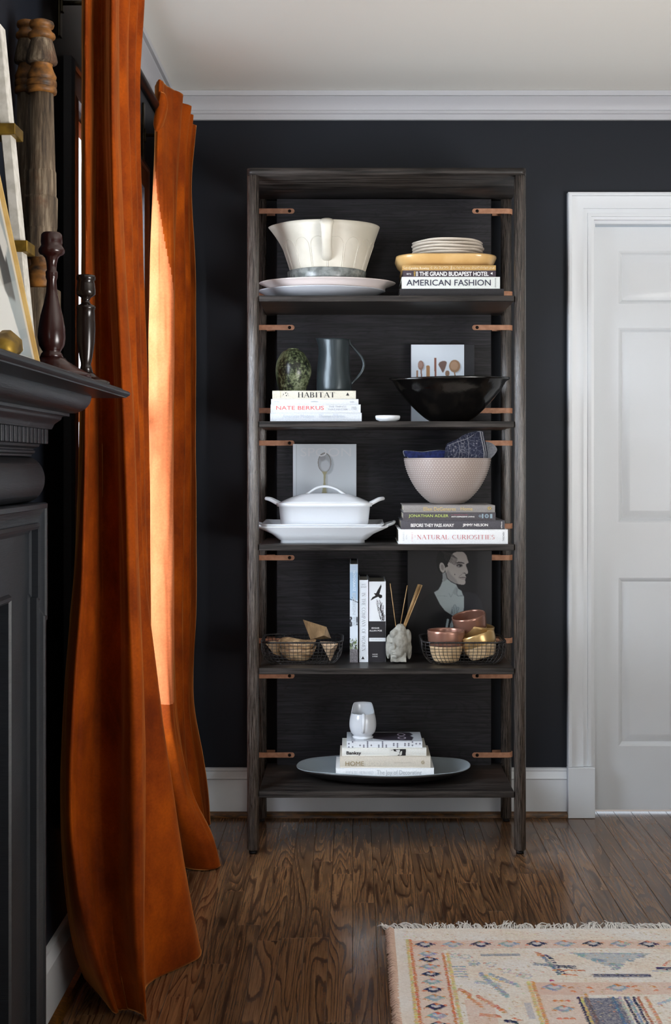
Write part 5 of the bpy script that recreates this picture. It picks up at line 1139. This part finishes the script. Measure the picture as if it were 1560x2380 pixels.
candlestick('dark brown candlestick mostly hidden behind the pale leaning post', -.603, -2.135, 72, [(2, 551), (12, 550), (14, 544), (16, 548), (14, 553), (13, 570), (14, 590), (12, 600), (6, 612), (5, 625), (10, 640), (15, 660), (16, 675), (14, 700), (8, 720), (6, 740)], .034, BLK_W)
# pale leaning post with brass bands
yl = -2.335; OFFW = speck('chalky_white_paint', (196, 192, 182), (216, 212, 204), 60, .8)
t = thing('leaning_post', 'off-white square post with two brass bands leaning on the mantel', 'post', (X(72, yl), yl, MZ))
def lp(py, dx=0): return X(-2+(py-100)*.1028+dx, yl)
bm = bmesh.new(); s_ = (D+yl)/F; wv_ = 24
q0 = [bm.verts.new((x, yy_, zq)) for (x, zq) in ((lp(848)-wv_*s_/2-.002, MZ+.0004), (lp(848)+wv_*s_/2-.002, MZ+.0004)) for yy_ in (yl-.014, yl+.018)]
q1 = [bm.verts.new((x, yy_, Z(60, yl))) for x in (lp(60)-wv_*s_/2, lp(60)+wv_*s_/2) for yy_ in (yl-.014, yl+.018)]
for a, b_, c_, d_ in ((0, 1, 3, 2),): bm.faces.new([q0[i] for i in (a, b_, c_, d_)]); bm.faces.new([q1[i] for i in (a, c_, d_, b_)][::1] if 0 else [q1[2], q1[3], q1[1], q1[0]])
for a, b_ in ((0, 1), (1, 3), (3, 2), (2, 0)): bm.faces.new((q0[a], q0[b_], q1[b_], q1[a]))
bmesh.ops.recalc_face_normals(bm, faces=bm.faces); bmesh.ops.bevel(bm, geom=list(bm.edges), offset=.0015, segments=1, affect='EDGES')
obj('shaft', bm, OFFW, t)
for py in (306, 576):
    bm = B(lp(py)-.022, lp(py)+.0165, yl-.021, yl+.034, Z(py+13, yl), Z(py-13, yl), .001, 1); obj('brass_band', bm, BRASS, t)
# framed picture leaning towards the wall
FRAMEW = wood_mat('pale_gilt_wood', (196, 158, 92), (220, 186, 118), (20, 40, 20), .4); yfar = -2.41; sl = (.062)/(.289)
t = thing('framed_picture', 'thin gilt framed black and white picture leaning back behind glass at the left edge', 'picture', (-.497, -2.6, MZ))
def pl(u, v, h): # u along y from the far edge towards the camera, v up the face, h out of the face
    c_, s__ = math.cos(math.atan(sl)), math.sin(math.atan(sl)); return (-.4935-v*s__+h*c_, yfar-u, MZ+.0050+v*c_+h*s__)
PH, PW_ = .56, .42
bm = sweep(bmesh.new(), [(0, 0), (PW_, 0), (PW_, PH), (0, PH)], [(0, -.016), (0, .001), (.006, .001), (.006, -.003), (.006, -.016)], lambda u, v, h: pl(u, v, h-.002), closed=True)
obj('frame', bm, FRAMEW, t, smooth=0)
bm = bmesh.new(); bm.faces.new([bm.verts.new(pl(u, v, -.013)) for u, v in ((.003, .003), (PW_-.003, .003), (PW_-.003, PH-.003), (.003, PH-.003))]); obj('backing', bm, PAGES, t, smooth=0)
C = Canvas(0, 0, PW_-.012, PH-.012, .003, (206, 202, 192)); gx, gy = C.gx, C.gy
C.put((gx > .012)*(gy > .012), (150, 160, 162)); C.put((gx > .045)*(gy > .10), (70, 72, 72), 2); C.put((gx > .1)*(gy > .05), (196, 192, 184), 3)
C.poly([(.045, .1), (.06, .1), (.16, .40), (.13, .52), (.045, .52)], (66, 66, 66), 2); C.poly([(.06, .02), (.2, .01), (.3, .14), (.2, .2), (.09, .1)], (222, 222, 218), 1); C.poly([(.02, .19), (.06, .16), (.075, .2), (.04, .24)], (210, 208, 202), 1)
C.poly([(.18, .2), (.35, .22), (.35, .4), (.22, .36)], (140, 128, 116), 4); C.ell(.16, .33, .03, .02, (150, 92, 70), 2)
C.mesh('picture_print', lambda u, v: pl(u+.006, v+.006, -.0075), PRINT, t)
g = M('picture_glass', (255, 255, 255), .02); tr = g.n('BsdfTransparent'); gl = g.n('BsdfGlossy'); gl.inputs['Roughness'].default_value = .03
mx = g.n('MixShader'); mx.inputs[0].default_value = .10; g.l(tr.outputs[0], mx.inputs[1]); g.l(gl.outputs[0], mx.inputs[2]); g.l(mx.outputs[0], g.t.nodes['Material Output'].inputs[0])
bm = bmesh.new(); bm.faces.new([bm.verts.new(pl(u, v, -.0055)) for u, v in ((.006, .006), (PW_-.006, .006), (PW_-.006, PH-.006), (.006, PH-.006))]); obj('glass', bm, g.m, t, smooth=0)
yg = -2.735; zg = MZ+.0004
single('bronze_tray', loft(bmesh.new(), [(.016, .030, .012, zg), (.019, .035, .015, zg+.005), (.018, .033, .015, zg+.018), (.012, .024, .01, zg+.024), (.006, .012, .005, zg+.031)], -.468, yg, 6, fn=lambda x, y, z: .004*math.sin(y*90)), BRASS, 'low bronze ornament on the mantel at the foot of the picture', 'ornament')
# ================================================================ rug
RY1, RX0 = -1.125, .093; RZ = .009
def rxy(px, py): d = (H-RZ)*F/(py-CY); return ((px-CX)*d/F, d-D)
xs = np.concatenate([np.arange(RX0, .84, .0025), np.arange(.84, 2.35, .02)]); ysr = np.concatenate([np.arange(0, .60, .0025), np.arange(.60, 2.3, .02)])
C = Canvas.__new__(Canvas); C.gx, C.gy = np.meshgrid(xs, -(-RY1+ysr)); C.ny, C.nx = C.gx.shape; C.a = np.ones((C.ny, C.nx, 3))*np.array((250, 242, 232.)); Hh = np.zeros((C.ny, C.nx))
nz = rng.random((C.ny, C.nx)); nz2 = np.repeat(rng.random((C.ny, C.nx//4+1)), 4, axis=1)[:, :C.nx]; tone = (nz-.5)*26+(nz2-.5)*16; big = np.sin(C.gx*31+2*np.sin(C.gy*17))+np.sin(C.gy*43+C.gx*11)
C.a += tone[..., None]*np.array((1, 1.05, 1.1)); C.a += (big*4)[..., None]*np.array((0, .6, 1.2))
Hh += (nz-.5)*.0008
CRM, ORG, NVY, LBL, YLW, PNK, GRY = (236, 216, 160), (226, 146, 104), (60, 66, 100), (166, 184, 198), (232, 214, 150), (232, 196, 180), (150, 160, 176)
def stitch(x, y, col, w=.0105, h=.0052, hgt=.0024, rot=0, jit=10):
    i0, i1 = np.searchsorted(xs, x-.014), np.searchsorted(xs, x+.014); v = -(C.gy[:, 0]); j0, j1 = np.searchsorted(v, -y-.014), np.searchsorted(v, -y+.014)
    if i1 <= i0 or j1 <= j0: return
    gx, gy = C.gx[j0:j1, i0:i1]-x, C.gy[j0:j1, i0:i1]-y; a = math.radians(rot); u = (gx*math.cos(a)+gy*math.sin(a))/w*2; t_ = (-gx*math.sin(a)+gy*math.cos(a))/h*2; q = 1-u*u-t_*t_; m = q > 0
    c = np.array(col)+rng.normal(0, jit, 3); C.a[j0:j1, i0:i1][m] = c; Hh[j0:j1, i0:i1] = np.maximum(Hh[j0:j1, i0:i1], np.where(m, hgt*np.sqrt(np.maximum(q, 0)), -1))
def wash(x0, x1, y0, y1, col, op=.5): # flat woven patch
    m = ((C.gx > x0)&(C.gx < x1)&(C.gy < y0)&(C.gy > y1)); k = m*(op*(.5+rng.random(m.shape)*.8)); k = np.clip(k, 0, 1)[..., None]; C.a = C.a*(1-k)+np.array(col)*k
def vline(x, y0, y1, col, w=.009, step=.0062):
    y = y0
    while y > y1: stitch(x+rng.normal(0, .0008), y, col, w, .0055, .0026); y -= step
def hline(x0, x1, y, col, step=.008, **k):
    x = x0
    while x < x1: stitch(x, y+rng.normal(0, .0006), col, .0095, .0035, .0015); x += step
def diamond(x, y, col, sz=.024, acc=ORG):
    for k in range(-3, 4):
        ww = 3-abs(k)
        for s_ in ((-1, 1) if ww else (1,)): stitch(x+s_*ww*sz*.27, y+k*sz*.24, col if (k < 2 or s_ < 0) else acc, .0135, .0066, .003)
    for s_ in (-1, 1): stitch(x+s_*sz*1.05, y+sz*.35*s_, acc, .011, .0045, .0024)
    wash(x-sz*.45, x+sz*.45, y+sz*.35, y-sz*.35, (214, 218, 226), .8)
R = rxy
ytop = R(1000, 2185)[1]; ybt = R(1000, 2205)[1]; xl = R(958, 2215)[0]; xr_ = R(1030, 2215)[0]
wash(xl, 2.3, ytop, ybt, PNK, .55); wash(xl, xr_, ytop, -3.2, PNK, .4); wash(R(930, 2215)[0]-.02, xl-.008, -1.13, -3.2, (246, 244, 240), .45)
xc, yc_ = R(988, 2195); dxs = (R(1053, 2195)[0]-xc)
for k in range(24): diamond(xc+k*dxs, yc_, NVY if k % 2 == 0 else LBL)
vline(xl-.008, ytop, -3.2, YLW); vline(xl, ytop, -3.2, ORG); vline(xr_, R(1000, 2216)[1], -3.2, ORG, .008); vline(xr_+.011, R(1000, 2216)[1], -3.2, YLW, .010)
xcol = (xl+xr_)/2; y = R(990, 2217)[1]; k = 0
while y > -3.2: diamond(xcol, y, LBL if k % 2 == 0 else NVY, .020); y -= .0365 if k < 1 else .047; k += 1
def seg(px0, py0, px1, py1, col, n, w=.0115, h=.006, rot=0, rep=1, dz=.0024):
    for k in range(n):
        for r_ in range(rep):
            a, b_ = R(px0+(px1-px0)*k/max(1, n-1), py0+(py1-py0)*k/max(1, n-1)+r_*3.2); stitch(a+rng.normal(0, .001), b_+rng.normal(0, .0008), col, w, h, dz, rot)
def patch(px0, py0, px1, py1, col, op=.7): (a, b_), (c, d_) = R(px0, py0), R(px1, py1); wash(min(a, c), max(a, c), b_, d_, col, op)
patch(1118, 2216.5, 1210, 2222, GRY, .8); seg(1095, 2240, 1110, 2240, LBL, 3, rep=2)
for p in ((1060, 2221), (1082, 2224), (1102, 2238), (1141, 2243), (1176, 2257), (1212, 2267), (1225, 2270)):
    for k in range(7): a, b_ = R(p[0]+10*math.cos(k*.9), p[1]+4.5*math.sin(k*.9)); stitch(a, b_, (196, 204, 206), .010, .004, .0024, 30)
    a, b_ = R(p[0]-14, p[1]-4); stitch(a, b_, (222, 178, 150))
for q in range(5): seg(1056+q*1.6, 2247+q*6, 1078+q*1.6, 2247+q*6, (172, 186, 206), 4, rep=1)
seg(1118, 2262, 1178, 2312, LBL, 12, rep=3); seg(1140, 2264, 1205, 2290, LBL, 9, rep=2); seg(1108, 2282, 1160, 2288, (190, 200, 212), 8, rep=2); seg(1130, 2268, 1165, 2282, YLW, 5)
seg(1070, 2300, 1092, 2312, ORG, 5, rep=2); seg(1090, 2318, 1118, 2338, ORG, 5, rep=2); seg(1112, 2316, 1172, 2350, ORG, 10, rep=2); seg(1120, 2358, 1160, 2362, ORG, 6, rep=2); patch(1080, 2325, 1160, 2380, PNK, .5); seg(1178, 2372, 1200, 2376, NVY, 4, rep=2); seg(1195, 2368, 1206, 2372, ORG, 2)
seg(1262, 2223, 1300, 2262, (110, 130, 160), 10, rep=2); seg(1268, 2222, 1284, 2230, NVY, 4); seg(1280, 2230, 1312, 2264, NVY, 8); seg(1243, 2240, 1290, 2244, GRY, 8, rep=2); seg(1298, 2246, 1334, 2248, NVY, 7, rep=2); seg(1250, 2216, 1262, 2222, ORG, 3, rep=2); seg(1290, 2256, 1355, 2257, ORG, 9); seg(1310, 2266, 1335, 2267, ORG, 4)
for k in range(9):
    w_ = 88*(1-k/8.5); patch(1420-w_, 2217+k*3.6, 1420+w_, 2217+(k+1)*3.6, (176, 192, 204), .65)
seg(1330, 2217, 1508, 2217, (168, 184, 196), 26, rep=1, dz=.001)
for p in ((1350, 2221), (1385, 2231), (1400, 2233), (1425, 2242), (1433, 2250), (1440, 2243), (1465, 2231), (1490, 2222)): seg(p[0]-5, p[1], p[0]+6, p[1], (150, 172, 190), 3, rep=2)
patch(1376, 2264, 1516, 2271, NVY, .6); seg(1378, 2266, 1512, 2267.5, NVY, 24, h=.003, dz=.001)
seg(1530, 2250, 1560, 2250, NVY, 6, rep=2); seg(1543, 2244, 1556, 2234, ORG, 4); seg(1520, 2258, 1560, 2258, LBL, 6)
ya, yb_ = R(1300, 2283)[1], R(1300, 2311)[1]; xa = R(1241, 2290)[0]; xb = R(1270+8, 2311)[0]
wash(xa, 2.3, ya, yb_, PNK, .55); wash(xa, xa+.105, ya, -3.2, PNK, .4); vline(xa-.01, ya, -3.2, YLW, .010); vline(xa, ya, -3.2, (232, 176, 120), .010); vline(xa+.108, yb_, -3.2, (232, 170, 120), .009)
for k, p in enumerate(((1287, 2295), (1352, 2300), (1436, 2296), (1500, 2298), (1580, 2296), (1650, 2298))):
    a, b_ = R(*p)
    if k in (0, 2, 4): diamond(a, b_, LBL, .024)
    else:
        for s_ in (-1, 1): stitch(a+s_*.02, b_+.01*s_, ORG, .016, .006, .003, -25); stitch(a+s_*.022, b_-.012*s_, ORG, .016, .006, .003, 20)
seg(1280, 2279, 1286, 2280, (196, 84, 140), 2)
for y_, c_ in ((2326, ORG), (2345, LBL), (2368, ORG)):
    a, b_ = R(1306+ (y_-2326)*.25, y_); diamond(a, b_, c_, .02) if c_ is LBL else [stitch(a+k*.014, b_, ORG, .014, .007, .003) for k in (-1, 0, 1)]
patch(1219, 2330, 1247, 2368, (186, 192, 208), .6)
xn0, xn1 = R(1345, 2318)[0], R(1424, 2318)[0]; yn0 = R(1345, 2318)[1]; wash(xn0, xn1+.02, yn0, -2.2, (84, 92, 122), .72)
for q, c_ in ((0, NVY), (.006, YLW), (.075, (110, 140, 176)), (.092, (214, 216, 214)), (.103, NVY), (.112, (150, 180, 206)), (.122, NVY), (.132, (196, 128, 104))): vline(xn0+q, yn0, -2.2, c_, .008)
vline(xn0+.15, yn0, -2.4, (236, 176, 140), .010)
seg(1535, 2332, 1560, 2322, (190, 202, 210), 4, rep=2)
# extra faint woven flecks
for k in range(900):
    a, b_ = random.uniform(RX0+.03, .84), random.uniform(-1.70, -1.14); stitch(a, b_, random.choice([(214, 186, 150), (240, 224, 196), (226, 196, 176), (206, 178, 140)]), .006, .003, .0012)
rug = thing('woven_rug', 'cream flatweave rug with navy, pale blue and coral motifs and white fringe', 'rug', (1.2, -2.0, 0))
rm_ = print_mat('woven_wool', .95, .1)
P = np.stack([C.gx, C.gy, RZ+Hh+.0012*np.sin(C.gx*9)*np.sin(C.gy*11)], -1).reshape(-1, 3); P -= np.array((1.2, -2.0, 0)); i = np.arange(C.nx*C.ny).reshape(C.ny, C.nx)
fc = np.stack([i[:-1, :-1], i[1:, :-1], i[1:, 1:], i[:-1, 1:]], -1).reshape(-1, 4)
me = bpy.data.meshes.new('woven_field'); me.from_pydata(P.tolist(), [], fc.tolist()); me.polygons.foreach_set('use_smooth', [True]*len(me.polygons))
at = me.color_attributes.new('print', 'FLOAT_COLOR', 'POINT'); at.data.foreach_set('color', np.concatenate([nlin(np.clip(C.a, 0, 255)), np.ones((C.ny, C.nx, 1))], -1).reshape(-1).astype('f'))
me.materials.append(rm_); o = bpy.data.objects.new('woven_field', me); COL.objects.link(o); o.parent = rug
WOOLW = M('white_cotton', (240, 238, 234), .9).m; WOOLC = M('cream_wool', (232, 212, 192), .95).m
obj('backing', B(RX0+.001, 2.33, RY1-2.25, RY1-.001, .0005, RZ-.0025), WOOLC, rug, smooth=0)
bm = bmesh.new(); x = RX0-.012; bunch = 0
while x < 1.5:
    if random.random() < .10: bunch = random.uniform(-.9, .9)
    L = random.uniform(.018, .038)*(1.5 if math.sin(x*23)+math.sin(x*51) > .7 else 1); dxx = bunch*.02+random.uniform(-.012, .012)-(.018 if x < .2 else 0); zk = random.uniform(.004, .016)
    pts = [(x+(.012 if x < RX0 else 0), RY1-.004, RZ-.001), (x+dxx*.2, RY1+L*.3, zk*.9), (x+dxx*.7+random.uniform(-.004, .004), RY1+L*.65, zk), (x+dxx*1.2+random.uniform(-.006, .006), RY1+L, random.uniform(.002, .012))]
    tube(bm, spl(pts, 3), [.0014]*9+[.0009], 5); x += random.uniform(.0016, .0036)
obj('fringe', bm, WOOLW, rug, smooth=80, kind='stuff')
bm = bmesh.new(); y = RY1-.002
while y > -1.95:
    for k in range(2):
        L = random.uniform(.004, .011); zz_ = random.uniform(.004, .011)
        tube(bm, [(RX0+.008+k*.004, y, RZ-.001), (RX0+.002, y+random.uniform(-.002, .002), zz_+.003), (RX0-L, y+random.uniform(-.004, .004), zz_*.6)], [.0017, .0018, .0009], 5)
    y -= .0030
obj('selvedge_tufts', bm, M('blush_wool', (226, 196, 178), .95).m, rug, smooth=80, kind='stuff')
